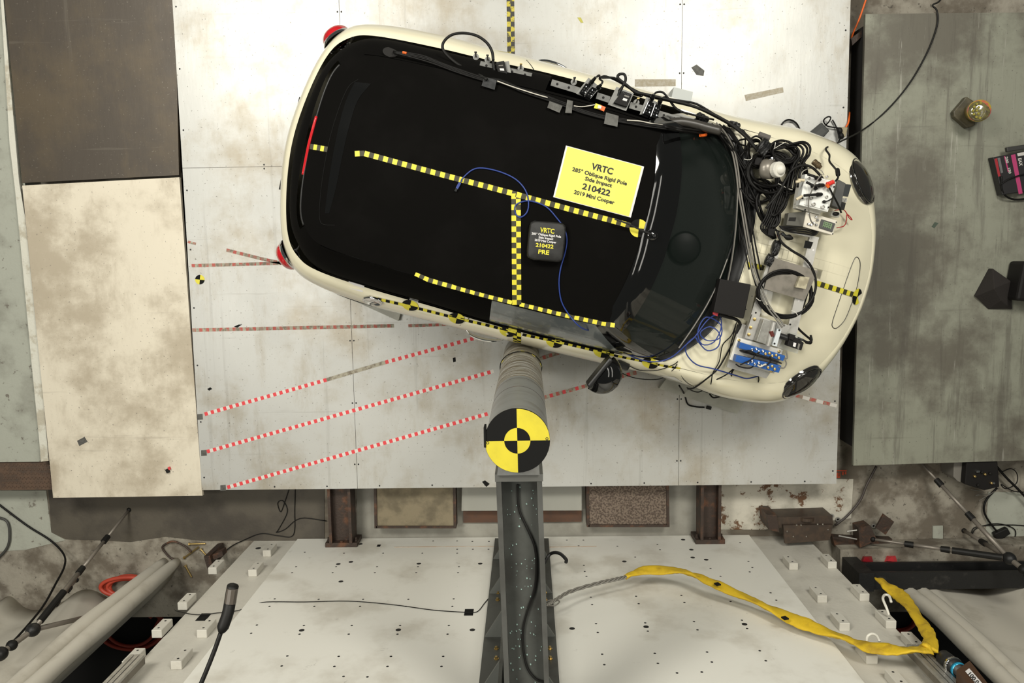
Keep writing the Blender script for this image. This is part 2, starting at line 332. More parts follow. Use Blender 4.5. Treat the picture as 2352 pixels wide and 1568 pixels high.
# dark stained area and broken concrete between floor and wall
zd = ZG+0.006
o = struct(plate('trim_3', [(108, 1085), (745, 1085), (745, 1242), (660, 1244), (560, 1240), (470, 1242), (380, 1232), (300, 1244), (220, 1240), (150, 1238), (118, 1222)], zd, 0.006, M_DARKFLOOR))
o = struct(plate('trim_4', [(1640, 1100), (1960, 1100), (1955, 1190), (1800, 1208), (1755, 1216), (1640, 1216)], zd, 0.006, M_RUSTPAINT))
o = struct(plate('trim_5', [(820, 1100), (1640, 1100), (1640, 1232), (820, 1238)], zd, 0.005, mat('grey_pit_floor', (0.30, 0.29, 0.25), 0.6, 0, (0.22, 0.21, 0.18), 5, 0.8)))
struct(G().prism([at(x, y, ZG+0.003)[:2] for x, y in ((-350, 1128), (106, 1126), (118, 1222), (150, 1240), (60, 1262), (-350, 1290))][::-1], ZG-0.01, ZG+0.004).build('trim_6', M_PAINTCONC))
struct(G().prism([at(x, y, ZG+0.003)[:2] for x, y in ((2270, 1130), (2700, 1130), (2700, 1250), (2262, 1255))][::-1], ZG-0.01, ZG+0.004).build('trim_7', M_PAINTCONC))

# ------------------------------------------------------------------ barrier wall (upright, below the picture's lower third)
def W(px, py, off=0.0): return aty(px, py, YW+off)
def wx(px, py): return W(px, py).x
XWL = wx(480, 1345); XWR = wx(1975, 1352); XCL = wx(640, 1292); XCR = wx(1800, 1330)
wall = struct(G().box(((XWL+XWR)/2, YW-0.32, 0.0), ((XWR-XWL)/2, 0, 0), (0, 0.30, 0), (0, 0, 2.9)).build('wall_front', M_WALL2))
fp = G().box(((XCL+XCR)/2, YW-0.01, (2.7+ZG)/2+.02), ((XCR-XCL)/2, 0, 0), (0, 0.010, 0), (0, 0, (2.7-ZG)/2)).build('face_panel', M_WALL, wall)
hb = None
def hole(px, py, r, parent=wall, off=0.0006):
    global hb
    p = W(px, py)
    if hb is None:
        hb = G().lathe((0, 0, 0), (0, 1, 0), [(1.0, -0.3), (1.0, 0.0), (0.86, 0.06), (0.8, -0.05)], 12).build('bolt_hole', M_HOLE, wall); o = hb
    else: o = hb.copy(); C.objects.link(o)
    o.location = (p.x, YW+off-(0.0 if XCL < p.x < XCR else 0.02), p.z); o.scale = (r, 0.004, r)
for x, y in ((693, 1447), (915, 1446), (1085, 1446), (1314, 1443), (1484, 1439), (1710, 1433), (777, 1295), (806, 1290), (783, 1335), (962, 1294), (1103, 1294), (1434, 1289), (1588, 1262), (1591, 1280), (1622, 1285), (828, 1249), (1569, 1239)): hole(x, y, 0.017)
for x, y in ((700, 1268), (790, 1270), (880, 1270), (970, 1270), (1050, 1270), (680, 1301), (772, 1301), (866, 1301), (960, 1301), (1054, 1301), (671, 1315), (764, 1315), (861, 1315), (956, 1315), (1052, 1315),
             (631, 1375), (732, 1376), (834, 1376), (938, 1376), (1042, 1375), (619, 1392), (722, 1392), (827, 1392), (932, 1392), (1039, 1392),
             (590, 1435), (698, 1436), (808, 1436), (919, 1436), (1031, 1436), (577, 1454), (688, 1456), (801, 1456), (913, 1456), (1028, 1456),
             (660, 1506), (778, 1507), (898, 1507), (1018, 1507), (647, 1529), (768, 1530), (890, 1530), (1014, 1530), (789, 1553), (844, 1554),
             (1341, 1298), (1459, 1279), (1343, 1312), (1347, 1323), (1357, 1371), (1461, 1369), (1565, 1367), (1360, 1388), (1467, 1386), (1572, 1383), (1678, 1381), (1369, 1432), (1482, 1430), (1594, 1427), (1704, 1424), (1373, 1452), (1488, 1449), (1602, 1446), (1716, 1443),
             (1383, 1502), (1504, 1500), (1624, 1497), (1745, 1494), (1388, 1526), (1511, 1523), (1635, 1520), (1759, 1517), (1555, 1545), (1612, 1543), (1632, 1305), (1728, 1303), (1719, 1289), (1655, 1323), (1722, 1313), (1770, 1361), (1783, 1378), (1602, 1248), (1700, 1246), (1340, 1240), (1302, 1240), (1329, 1253), (1418, 1254), (1510, 1250), (1516, 1262), (1050, 1242), (1085, 1243), (1123, 1243), (995, 1242), (1050, 1261), (1086, 1261), (1122, 1261)):
    hole(x, y, 0.0075)
# mounting blocks on the side strips
def block(x, y, wd=0.062, ht=0.155, dp=0.05):
    p = W(x, y); hx = wd/2
    o = G().box((p.x, YW-0.02+dp/2, p.z), (hx, 0, 0), (0, dp/2, 0), (0, 0, ht/2)).build('mounting_block', M_WALL2, wall); bevel(o, 0.003, 1)
    for s in (-1, 1):
        q = hb.copy(); C.objects.link(q); q.parent = o; q.location = (p.x, YW-0.02+dp+0.0006, p.z+s*ht*0.3); q.scale = (0.007, 0.003, 0.007)
for x, y in ((620, 1264), (588, 1308), (497, 1303), (430, 1382), (475, 1444), (373, 1444), (308, 1514), (418, 1514)):
    block(x, y)
for x, y in ((1815, 1293), (1903, 1290), (1879, 1366), (1975, 1362), (1929, 1428), (2034, 1423), (1990, 1501), (2095, 1476), (2060, 1566)):
    block(x, y)
p = W(593, 1253); q = hb.copy(); C.objects.link(q); q.location = (p.x, YW-0.0192, p.z); q.scale = (0.022, 0.004, 0.022)
# black tape patches on the wall
for i, (x, y, s, lb) in enumerate(((467, 1410, 0.064, 'black tape square holding the thin cable at the left of the wall'), (1077, 1406, 0.056, 'black tape square holding the thin cable beside the dark beam'), (870, 1253, 0.026, 'small black tape scrap on the white wall near the left strut'))):
    p = W(x, y); o = G().box((p.x, YW+(0.0012 if i else -0.0188), p.z), (s/2, 0, 0), (0, 0.0008, 0), (0, 0, s*0.8)).build('tape_patch', M_BLK); tag(o, lb, 'tape')
# thin cable across the wall
pts = [W(x, y, 0.004 if x > 600 else -0.012) for x, y in ((402, 1402), (440, 1410), (470, 1411), (500, 1407), (545, 1402), (580, 1390), (612, 1382), (700, 1382), (800, 1380), (900, 1388), (990, 1400), (1040, 1404), (1080, 1406), (1098, 1403), (1115, 1382), (1128, 1370), (1142, 1373))]
tag(G().tube(pts, 0.0028, 5, 5).build('cable', M_RUBBER), 'thin black cable running across the white barrier wall', 'cable')

# ------------------------------------------------------------------ impact pole, cap plate and horizontal beam
PX, PY, PR, PZ = -0.048, -0.7505, 0.127, 2.80
pole = thing('impact_pole', 'grey steel impact pole with yellow and black target on its top', 'pole', (PX, PY, 0))
o = G().lathe((PX, PY, 0), (0, 0, 1), [(PR+.0012, 0.10), (PR+.0012, 1.92)], 40).build('scraped_sleeve', M_POLE2, pole); autosmooth(o)
o = G().lathe((PX, PY, 0), (0, 0, 1), [(PR, 0.02), (PR, PZ-0.012)], 40).build('shaft', M_POLE, pole); autosmooth(o)
for z in (2.0, 2.25):
    o = G().lathe((PX, PY, z), (0, 0, 1), [(PR, -.003), (PR+.0006, -.002), (PR+.0006, .002), (PR, .003)], 40).build('band', M_RUST, pole)
def fan(g, c, r0, r1, a0, a1, z, mi, n=16, th=0.0):
    vs = []; fs = []
    for k in range(n+1):
        a = a0+(a1-a0)*k/n; vs += [(c[0]+r0*math.cos(a), c[1]+r0*math.sin(a), z), (c[0]+r1*math.cos(a), c[1]+r1*math.sin(a), z)]
    fs = [(2*k, 2*k+1, 2*k+3, 2*k+2) for k in range(n)]; g.add(vs, fs, mi)
g = G(); zt = PZ
g.lathe((PX, PY, 0), (0, 0, 1), [(PR+.003, PZ-.012), (PR+.003, PZ)], 40, 0)
dk = g.build('target_disc', M_BLK, pole)
g = G()
for q in range(4):
    a = q*math.pi/2+0.008
    fan(g, (PX, PY), 0.052, PR+.002, a, a+math.pi/2, PZ+0.0006, 1 if q in (0, 2) else 0); fan(g, (PX, PY), 0.0, 0.052, a, a+math.pi/2, PZ+0.0006, 0 if q in (0, 2) else 1)
g.build('target_print', [M_BLK, M_DISCY], dk)
for s, a in ((1, 0.06), (1, 3.2)):
    x, y = PX+0.118*math.cos(a), PY+0.118*math.sin(a); G().lathe((x, y, PZ), (0, 0, 1), [(.006, -.004), (.006, .0012), (.003, .0005)], 10).build('fixing_hole', M_HOLE, dk)
G().box((PX-PR-.002, PY+.015, PZ-.03), (.004, 0, 0), (0, .04, 0), (0, 0, .035)).build('tape_flap', M_BLK, pole)
# wire round the pole
o = G().tube([(PX+(PR+.007)*math.cos(a), PY+(PR+.007)*math.sin(a), 0.80+0.22*math.sin(a)) for a in [k*math.pi/10 for k in range(20)]], 0.0035, 5, 3, True).build('wire_loop', M_RUBBER, pole)
g = G()
for k in range(9):
    a = 0.35+k*0.28; g.box((PX+(PR+.0055)*math.cos(a), PY+(PR+.0055)*math.sin(a), 0.98), (-.012*math.sin(a), .012*math.cos(a), 0), (.0008*math.cos(a), .0008*math.sin(a), 0), (0, 0, .008), k % 2)
g.build('yellow_mark', [M_DISCY, M_OLIVE], pole)

# horizontal H-beam that holds the pole against the wall
BZ = 2.62
beam = thing('support_beam', 'dark grey H beam running from the pole to the white wall', 'beam', (PX, -1.2, 0))
ya = at(1192, 1088, BZ).y; yb = YW-0.02
ca, cb = at(1192, 1100, BZ).x, at(1210, 1568, BZ).x; yc = at(1210, 1568, BZ).y
def bxc(y): return ca+(cb-ca)*(y-ya)/(yc-ya)
hw = 0.0865
for nm, s in (('flange', -1), ('flange', 1)):
    G().hexa([(bxc(ya)+s*hw-.011, ya-.03, BZ-.16), (bxc(ya)+s*hw+.011, ya-.03, BZ-.16), (bxc(yb)+s*hw+.011, yb, BZ-.16), (bxc(yb)+s*hw-.011, yb, BZ-.16)],
             [(bxc(ya)+s*hw-.011, ya-.03, BZ), (bxc(ya)+s*hw+.011, ya-.03, BZ), (bxc(yb)+s*hw+.011, yb, BZ), (bxc(yb)+s*hw-.011, yb, BZ)]).build(nm, mat('beam_flange_grey', (0.12, 0.12, 0.11), 0.42, 0.3, (0.08, 0.078, 0.07), 6, 0.7), beam)
G().hexa([(bxc(ya)-hw, ya-.03, BZ-.09), (bxc(ya)+hw, ya-.03, BZ-.09), (bxc(yb)+hw, yb, BZ-.09), (bxc(yb)-hw, yb, BZ-.09)],
         [(bxc(ya)-hw, ya-.03, BZ-.075), (bxc(ya)+hw, ya-.03, BZ-.075), (bxc(yb)+hw, yb, BZ-.075), (bxc(yb)-hw, yb, BZ-.075)]).build('web', M_POST, beam)
G().hexa([(bxc(ya)-hw-.015, ya-.032, BZ-.2), (bxc(ya)+hw+.015, ya-.032, BZ-.2), (bxc(ya)+hw+.015, ya, BZ-.2), (bxc(ya)-hw-.015, ya, BZ-.2)],
         [(bxc(ya)-hw-.015, ya-.032, BZ+.004), (bxc(ya)+hw+.015, ya-.032, BZ+.004), (bxc(ya)+hw+.015, ya, BZ+.004), (bxc(ya)-hw-.015, ya, BZ+.004)]).build('end_plate', mat('end_plate_grey', (0.17, 0.17, 0.155), 0.45, 0.3), beam)
G().hexa([(PX-.09, ya, BZ-.2), (PX+.09, ya, BZ-.2), (PX+.07, PY-.05, BZ-.2), (PX-.07, PY-.05, BZ-.2)], [(PX-.09, ya, BZ+.02), (PX+.09, ya, BZ+.02), (PX+.07, PY-.05, BZ+.02), (PX-.07, PY-.05, BZ+.02)]).build('pole_bracket', M_POLE, beam)
# upright column with base plate and gussets behind the beam
post = thing('wall_post', 'dark grey upright post plate with gussets bolted to the white wall', 'post', (0, YW, ZG))
pl_b = W(1137, 1243); pl_r = W(1260, 1243); zt_ = 2.75
G().hexa([(pl_b.x, YW+.001, pl_b.z), (pl_r.x, YW+.001, pl_r.z), (pl_r.x, YW+.026, pl_r.z), (pl_b.x, YW+.026, pl_b.z)], [(pl_b.x, YW+.001, zt_), (pl_r.x, YW+.001, zt_), (pl_r.x, YW+.026, zt_), (pl_b.x, YW+.026, zt_)]).build('base_plate', M_POST, post)
pcx = (pl_b.x+pl_r.x)/2; pw = (pl_r.x-pl_b.x)/2
for s in (-1, 1):
    G().box((pcx+s*0.085, YW+.13, (zt_-.35)/2), (.009, 0, 0), (0, .104, 0), (0, 0, (zt_-.35)/2)).build('post_flange', M_POST, post)
    for z in (0.25, 0.85, 1.45, 2.05):
        x0, x1 = pcx+s*0.094, pcx+s*(pw-.004)
        G().add([(x0, YW+.026, z), (x1, YW+.026, z), (x0, YW+.20, z), (x0, YW+.026, z+.014), (x1, YW+.026, z+.014), (x0, YW+.20, z+.014)], [(0, 2, 1), (3, 4, 5), (0, 1, 4, 3), (1, 2, 5, 4), (2, 0, 3, 5)]).build('gusset', mat('gusset_grey', (0.11, 0.115, 0.105), 0.5, 0.2), post)
for x, y in ((1140, 1490), (1140, 1513), (1263, 1490), (1264, 1513), (1143, 1378), (1253, 1378), (1144, 1362), (1253, 1361)):
    p = W(x, y, .026); b_ = G().lathe(p, (0, 1, 0), [(.014, 0), (.014, .004)], 12).build('bolt', M_BRASS, post); G().lathe(p, (0, 1, 0), [(.009, .004), (.009, .015), (.006, .017)], 6).build('bolt_head', M_BRASS, b_)
# broken glass crumbs on the web
g = G(); rr = random.Random(3)
for k in range(90):
    y = rr.uniform(yc-.1, ya-.06); x = bxc(y)+rr.uniform(-.07, .07); s = rr.uniform(.001, .0026)
    g.box((x, y, BZ-.075+s), (s, s*.3, 0), (-s*.3, s, 0), (0, 0, s))
o = g.build('glass_crumbs', mat('green_glass_crumb', (0.30, 0.42, 0.38), 0.08, 0.0), None); tag(o, 'crumbs of broken glass scattered along the dark beam', 'glass'); o['kind'] = 'stuff'
tag(G().tube([at(x, y, BZ-.066) for x, y in ((1189, 1112), (1190, 1145), (1194, 1175), (1212, 1215), (1228, 1255), (1232, 1300), (1228, 1350), (1212, 1400), (1202, 1440), (1201, 1480), (1210, 1530), (1230, 1558), (1252, 1566))], 0.0055, 6, 5).build('cable', M_RUBBER), 'black cable lying in the trough of the dark beam', 'cable')
tag(G().tube([W(1247, 1298, .06), W(1264, 1272, .12), W(1284, 1270, .16), W(1300, 1284, .15), W(1300, 1291, .14)], 0.012, 8, 5).build('hook', M_BLACKIRON), 'bent black steel hook sticking out beside the dark beam', 'hook')

# faint orange chalk line across the wall
for nm, x0, x1 in (('chalk_line', 905, 1135), ('chalk_line', 1262, 1370)):
    a, b = W(x0, 1256, .0008), W(x1, 1254, .0008); G().box((a+b)/2, (b-a)/2, (0, .0004, 0), (0, 0, .006)).build(nm, mat('orange_chalk', (0.55, 0.38, 0.26), .8, 0, (0.68, 0.64, 0.56), 12, .9), wall)

# ------------------------------------------------------------------ the car
OX, OY, CA = -1.48233, 0.69741, math.radians(-15.348)
cu, cv = Vector((math.cos(CA), math.sin(CA), 0)), Vector((-math.sin(CA), math.cos(CA), 0)); CO = Vector((OX, OY, 0))
def K(u, v, z): return CO+cu*u+cv*v+Vector((0, 0, z))
car = thing('car', 'cream hatchback car with matte black roof standing against the impact pole', 'car', K(1.9, 0, 0))
Bk = [(.10, 0, .975), (.14, .35, .975), (.22, .56, .97), (.40, .708, .96), (.75, .740, .95), (1.15, .750, .945), (1.40, .764, .94), (1.50, .766, .94), (1.9, .766, .94), (2.35, .752, .95), (2.57, .712, .965), (2.745, .50, .995), (2.828, .2, 1.01), (2.838, 0, 1.01)]
Rk = [(.285, 0, 1.315), (.30, .30, 1.31), (.345, .46, 1.29), (.46, .545, 1.285), (.75, .567, 1.305), (1.15, .580, 1.318), (1.40, .588, 1.322), (1.49, .588, 1.322), (1.8, .586, 1.322), (2.08, .576, 1.315), (2.19, .562, 1.305), (2.245, .36, 1.345), (2.27, .15, 1.362), (2.272, 0, 1.365)]
Tk = [(.07, 0, .955), (.10, .30, .955), (.165, .55, .955), (.255, .668, .955), (.40, .724, .957), (.75, .752, .947), (1.15, .762, .942), (1.45, .776, .937), (1.9, .777, .937), (2.35, .764, .942), (2.62, .752, .935), (2.9, .748, .912), (3.15, .735, .882), (3.40, .68, .835), (3.57, .57, .795), (3.69, .38, .76), (3.755, .18, .735), (3.77, 0, .73)]
Mk = [(-.03, 0, .60), (-.005, .27, .60), (.07, .58, .60), (.19, .775, .60), (.38, .85, .61), (.75, .885, .62), (1.15, .887, .60), (1.45, .887, .59), (1.9, .882, .59), (2.35, .87, .60), (2.62, .858, .63), (2.88, .87, .66), (3.12, .887, .66), (3.42, .85, .62), (3.60, .735, .58), (3.735, .49, .54), (3.812, .22, .52), (3.835, 0, .515)]
def full(keys): return [Vector(k) for k in keys]+[Vector((k[0], -k[1], k[2])) for k in keys[-2:0:-1]]
SUB = 8
def ring(keys): return crom(full(keys), SUB, True)
T, Mx = ring(Tk), ring(Mk)
def lerp(a, b, t): return a+(b-a)*t
rows = []
NS = 10
for j in range(NS+1):
    s = j/NS; fx, fz = math.sin(s*math.pi/2), 1-math.cos(s*math.pi/2)
    rows.append([K(*(lerp(a, b, fx)[:2]), lerp(a.z, b.z, fz)) for a, b in zip(T, Mx)])
cen = Vector((1.9, 0, 0))
def inset(p, d, z):
    q = Vector((p.x, p.y, 0)); n = Vector(((q.x-1.9)/1.95 if abs(q.x-1.9) > 1.45 else 0, q.y/0.88, 0)); n = n.normalized() if n.length else n
    r = q-n*d; return K(r.x, r.y, z)
for z, d in ((.50, .006), (.42, .016), (.34, .03)): rows.append([inset(p, d, z) for p in Mx])
g = G(); WHL = ((.60, .31), (3.09, .31))
n = len(T)
def in_arch(row, k):
    p = row[k]; q = p-CO; u, z = q.dot(cu), p.z; v = abs(q.dot(cv))
    return v > .5 and any(math.hypot(u-a, z-b) < .335 for a, b in WHL)
b0 = 0; g.v = [tuple(p) for r in rows for p in r]
for j in range(len(rows)-1):
    for k in range(n):
        k2 = (k+1) % n
        if in_arch(rows[j], k) and in_arch(rows[j+1], k2): continue
        g.f.append((j*n+k, j*n+k2, (j+1)*n+k2, (j+1)*n+k)); g.i.append(0)
shell = g.build('body_shell', M_CREAM, car, True)
# black lower cladding
rows2 = [[inset(p, d, z) for p in Mx] for z, d in ((.36, .022), (.335, .012), (.26, .02), (.19, .06), (.18, .25))]
g = G(); g.v = [tuple(p) for r in rows2 for p in r]
for j in range(len(rows2)-1):
    for k in range(n):
        k2 = (k+1) % n
        if in_arch(rows2[j], k) or in_arch(rows2[j], k2): continue
        g.f.append((j*n+k, j*n+k2, (j+1)*n+k2, (j+1)*n+k)); g.i.append(0)
g.build('sill_cladding', M_TRIM, car, True)
G().prism([K(u, v, 0)[:2] for u, v in ((.12, -.55), (.35, -.72), (3.4, -.7), (3.7, -.4), (3.7, .4), (3.4, .7), (.35, .72), (.12, .55))], .2, .22).build('underbody', M_TRIM, car)
# wheels
def wheel(u, s):
    c = K(u, s*.755, .305); wt = bpy.data.objects.new('wheel', None); C.objects.link(wt); wt.parent = car; wt.matrix_parent_inverse = car.matrix_basis.inverted()
    G().lathe(c, cv*s, [(.20, -.10), (.285, -.10), (.302, -.08), (.305, 0), (.302, .08), (.285, .098), (.21, .10)], 32).build('tyre', M_RUBBER, wt, True)
    g = G().lathe(c, cv*s, [(.21, -.08), (.21, .07), (.195, .075), (.19, .05), (.05, .045), (.045, .06), (.0, .062)], 24)
    for k in range(8):
        a = k*math.pi/4; d = cu*math.cos(a)+Vector((0, 0, math.sin(a))); e = cu*-math.sin(a)+Vector((0, 0, math.cos(a))); g.box(c+cv*s*.062+d*.12, d*.075, e*.014, cv*s*.01)
    g.build('rim', M_ALUM, wt)
    # arch lip
    g = G(); pr = []
    for k in range(25):
        a = -0.25+(math.pi+.5)*k/24; uu, zz = u+.345*math.cos(a), .31+.345*math.sin(a)
        # half width of body there
        vv = .888 if True else 0
        pr.append((uu, zz))
    def bw(uu):
        best = min(range(len(Mx)), key=lambda i: abs(Mx[i].x-uu)+(10 if Mx[i].y < 0 else 0)); return Mx[best].y
    r1 = [K(uu, s*(bw(uu)+.006), zz) for uu, zz in pr]; r2 = [K(u+(uu-u)*.90, s*(bw(uu)+.010), .31+(zz-.31)*.90) for uu, zz in pr]; r3 = [K(u+(uu-u)*.90, s*(bw(uu)-.07), .31+(zz-.31)*.90) for uu, zz in pr]
    g.grid([[p for p in r1], r2, r3]); g.build('arch_lip', M_TRIM, wt, True)
for u in (.60, 3.09):
    for s in (-1, 1): wheel(u, s)
# greenhouse
B, R = ring(Bk), ring(Rk)
def bulge(a, b, t):
    p = lerp(a, b, t); o = Vector((p.x-1.4, p.y*1.8, 0)); o = o.normalized() if o.length else o
    return p+o*(0.028*math.sin(math.pi*t))
NB = len(Bk)-1; nB = len(B)
def seg_idx(i0, i1): return list(range(i0*SUB, i1*SUB+1))
def mir(ix): return [(nB-i) % nB for i in ix]
def gh(name, ix, m, t0=0.0, t1=1.0, parent=car, off=0.0):
    rws = []
    for j in range(9):
        t = t0+(t1-t0)*j/8; r = []
        for i in ix:
            p = bulge(B[i], R[i], t)
            if off: o = Vector((p.x-1.4, p.y*1.8, 0)).normalized(); p = p+o*off+Vector((0, 0, off*.6))
            r.append(K(*p))
        rws.append(r)
    return G().grid(rws).build(name, m, parent, True)
for mr in (lambda x: x, mir):
    gh('c_pillar', mr(seg_idx(2, 3)), M_ROOF)
    gh('quarter_window', mr(seg_idx(3, 6)), M_ROOF, .06, .95)
    gh('b_pillar', mr(seg_idx(6, 7)), M_ROOF)
    gh('a_pillar', mr(seg_idx(9, 10)), M_GLOSSBLK)
    gh('window_seal', mr(seg_idx(3, 9)), M_ROOF, 0, .07, off=.004)
    gh('roof_gutter', mr(seg_idx(3, 9)), M_ROOF, .94, 1.0, off=.003)
gh('door_window', mir(seg_idx(7, 9)), M_SIDEGLASS, .06, .95)
ws = seg_idx(10, 13)+[(nB-i) % nB for i in reversed(seg_idx(10, 13)[:-1])]
wsm = gh('windshield', ws, M_GLASS, 0.0, .86)
hrow = []
for j in range(11):
    f = j/10; r = []
    for i in ws:
        q = Vector((R[i].x-.055, R[i].y*.985, 0)); q.z = R[i].z+.012*(1-(abs(R[i].y)/.57)**2)+.006; m1 = R[i]+Vector((.012, 0, .010)); e = bulge(B[i], R[i], .84)+Vector((.006, 0, .005))
        r.append(K(*(q*(1-f)**2+m1*2*f*(1-f)+e*f*f)))
    hrow.append(r)
G().grid(hrow).build('header_panel', M_GLOSSBLK, car, True)
rg_ = mir(seg_idx(0, 2))[::-1]+seg_idx(0, 2)[1:]
gh('rear_window', rg_, M_ROOF, 0, .8)
# roof skin
zc_tab = [(.28, 1.318), (.5, 1.372), (.8, 1.396), (1.2, 1.41), (1.6, 1.414), (2.0, 1.402), (2.272, 1.368)]
def tab(t, x):
    if x <= t[0][0]: return t[0][1]
    for (a, b), (c, d) in zip(t, t[1:]):
        if x <= c: return b+(d-b)*(x-a)/(c-a)
    return t[-1][1]
def roofz(u, v):
    # find edge half width at this u
    best = 10; e = None
    for p in R[:nB//2+1]:
        if abs(p.x-u) < best: best = abs(p.x-u); e = p
    w_ = max(e.y, .02); c = max(tab(zc_tab, u)-e.z, 0); return e.z+c*max(0, 1-(abs(v)/w_)**2.2)
rws = []; half = R[:nB//2+1]
for p in half:
    c = max(tab(zc_tab, p.x)-p.z, 0); r = []
    for k in range(17):
        f = -1+2*k/16; r.append(K(p.x, f*p.y, p.z+c*(1-abs(f)**2.2)))
    rws.append(r)
roof = G().grid(rws).build('roof', M_ROOF, car, True)
# spoiler lip below the rear roof edge
ix = rg_
r1 = [K(R[i].x, R[i].y, R[i].z) for i in ix]; r2 = [K(R[i].x-.004, R[i].y, R[i].z-.03) for i in ix]; r3 = [K(R[i].x+.10, R[i].y*.93, R[i].z-.05) for i in ix]
sp = G().grid([r1, r2, r3]).build('spoiler', M_ROOF, car, True)
G().tube([K(R[i].x-.006, R[i].y, R[i].z-.004) for i in ix], .006, 6, 2).build('spoiler_edge', M_TRIM, sp, True)
def dec(px, py, zz=1.37, lift=.0015):         # point of the roof skin seen at a pixel
    z = zz
    for _ in range(8):
        p = at(px, py, z); q = p-CO; z = roofz(q.dot(cu), q.dot(cv))+lift
    return at(px, py, z)
# high brake light on the spoiler edge
bl = [dec(x, y, 1.3, .0) for x, y in ((731, 268), (722, 300), (713, 335), (706, 370), (700, 402))]
G().tube([p-cu*.012+Vector((0, 0, -.006)) for p in bl], .009, 8, 5).build('brake_light', M_REDLENS, sp, True)
# slot and seam on the roof rear
sm = [dec(x, y) for x, y in ((823, 182), (800, 200), (778, 250), (757, 320), (742, 400), (735, 460), (734, 500), (742, 515), (770, 517))]
G().tube(sm, .0022, 5, 6).build('spoiler_seam', M_BLK, car)
sl_a = [dec(x, y) for x, y in ((815, 188), (795, 230), (778, 290), (764, 360), (753, 430), (746, 490))]; sl_b = [dec(x, y) for x, y in ((852, 192), (822, 230), (802, 290), (786, 360), (772, 430), (756, 490))]
G().grid([crom(sl_a, 4), crom(sl_b, 4)]).build('spoiler_inlay', M_GLOSSBLK, car, True)
# opening at the rear left of the roof
oc = dec(897, 120); g = G(); vs = []
g.add([oc+cu*(.045*math.cos(a))+cv*(.022*math.sin(a)*(1.2 if math.cos(a) < 0 else 1))+Vector((0, 0, .0006)) for a in [k*math.pi/8 for k in range(16)]], [tuple(range(16))]); g.build('cable_opening', M_HOLE, car)
# bonnet
frk = [(3.77, 0), (3.755, .18), (3.69, .38), (3.57, .57), (3.40, .68), (3.2, .728), (3.0, .742)]
def front_u(v):
    v = abs(v); t = [(b_, a_) for a_, b_ in frk]; return tab(t, v)
cowl_t = [(0, 2.92), (.25, 2.905), (.47, 2.845), (.62, 2.74), (.70, 2.66), (.745, 2.60)]
def cowl_u(v): return ctab(cowl_t, abs(v))
zh_t = [(2.6, .995), (2.9, .985), (3.1, .963), (3.3, .928), (3.5, .872), (3.65, .808), (3.73, .758), (3.77, .73)]
def ctab(t, x):
    if x <= t[0][0]: return t[0][1]
    if x >= t[-1][0]: return t[-1][1]
    i = max(k for k in range(len(t)-1) if t[k][0] <= x); (x0, y0), (x1, y1) = t[i], t[i+1]; h = x1-x0; f = (x-x0)/h
    def sl(k):
        a, b = max(k-1, 0), min(k+1, len(t)-1); return (t[b][1]-t[a][1])/(t[b][0]-t[a][0])
    m0, m1 = sl(i)*h, sl(i+1)*h; return (2*f**3-3*f*f+1)*y0+(f**3-2*f*f+f)*m0+(-2*f**3+3*f*f)*y1+(f**3-f*f)*m1
def hoodz(u, v):
    c = ctab(zh_t, u); a = abs(v); e = ctab([(2.6, .937), (2.9, .913), (3.15, .884), (3.4, .838), (3.57, .797), (3.69, .762), (3.77, .732)], u); wv = ctab([(2.6, .752), (2.9, .748), (3.15, .735), (3.4, .68), (3.57, .57), (3.69, .38), (3.755, .18), (3.77, .03)], u)
    f = min(a/wv, 1.0); return c+(e-c)*f**2.3
def crs(tabl, x):        # smooth version of tab
    return tab(tabl, x)
vv_ = [math.sin(-math.pi/2+math.pi*k/40)*.7475 for k in range(61)]
T_half = [p for p in T[:len(T)//2+1]]
def t_front(v):          # front edge of the bonnet follows the body ring exactly
    a = abs(v); cand = [p for p in T_half if p.x > 2.95]
    for p, q in zip(cand, cand[1:]):
        if min(p.y, q.y) <= a <= max(p.y, q.y):
            f = (a-p.y)/(q.y-p.y) if q.y != p.y else 0; r = p+(q-p)*f; return r.x, r.z
    return 3.0, .9
rws = []
for v in vv_:
    uf, zf = t_front(v); uc = cowl_u(v); r = []
    for j in range(25):
        s = j/24; u = uc+(uf-uc)*s; z = hoodz(u, v); z = z+(zf-hoodz(uf, v))*s**6; r.append(K(u, v, z))
    rws.append(r)
hood = G().grid(rws).build('bonnet', M_CREAM, car, True)
# cowl panel between windscreen and bonnet
rws = []
for k in range(41):
    v = -.735+1.47*k/40; a = abs(v)
    ub = tab([(0, 2.82), (.2, 2.81), (.5, 2.725), (.712, 2.55), (.74, 2.42)], a); uc = cowl_u(v)+.006
    rws.append([K(ub, v, tab([(0, 1.008), (.5, .994), (.74, .952)], a)), K(ub+(uc-ub)*.25, v, tab([(0, .975), (.5, .96), (.74, .94)], a)), K(ub+(uc-ub)*.85, v, tab([(0, .965), (.5, .95), (.74, .925)], a)), K(uc, v, hoodz(uc, v)+.001)])
cowl = G().grid(rws).build('cowl', M_TRIM, car, True)
# fender top between cowl corner and belt
for s in (-1, 1):
    rws = [[K(u, s*.735, .945-.02*max(0, u-2.4)), K(u, s*tab([(2.3, .768), (2.62, .754), (2.8, .75)], u), tab([(2.3, .943), (2.62, .936), (2.8, .925)], u))] for u in (2.3, 2.4, 2.5, 2.6, 2.7)]
    G().grid(rws).build('fender_top', M_CREAM, car, True)
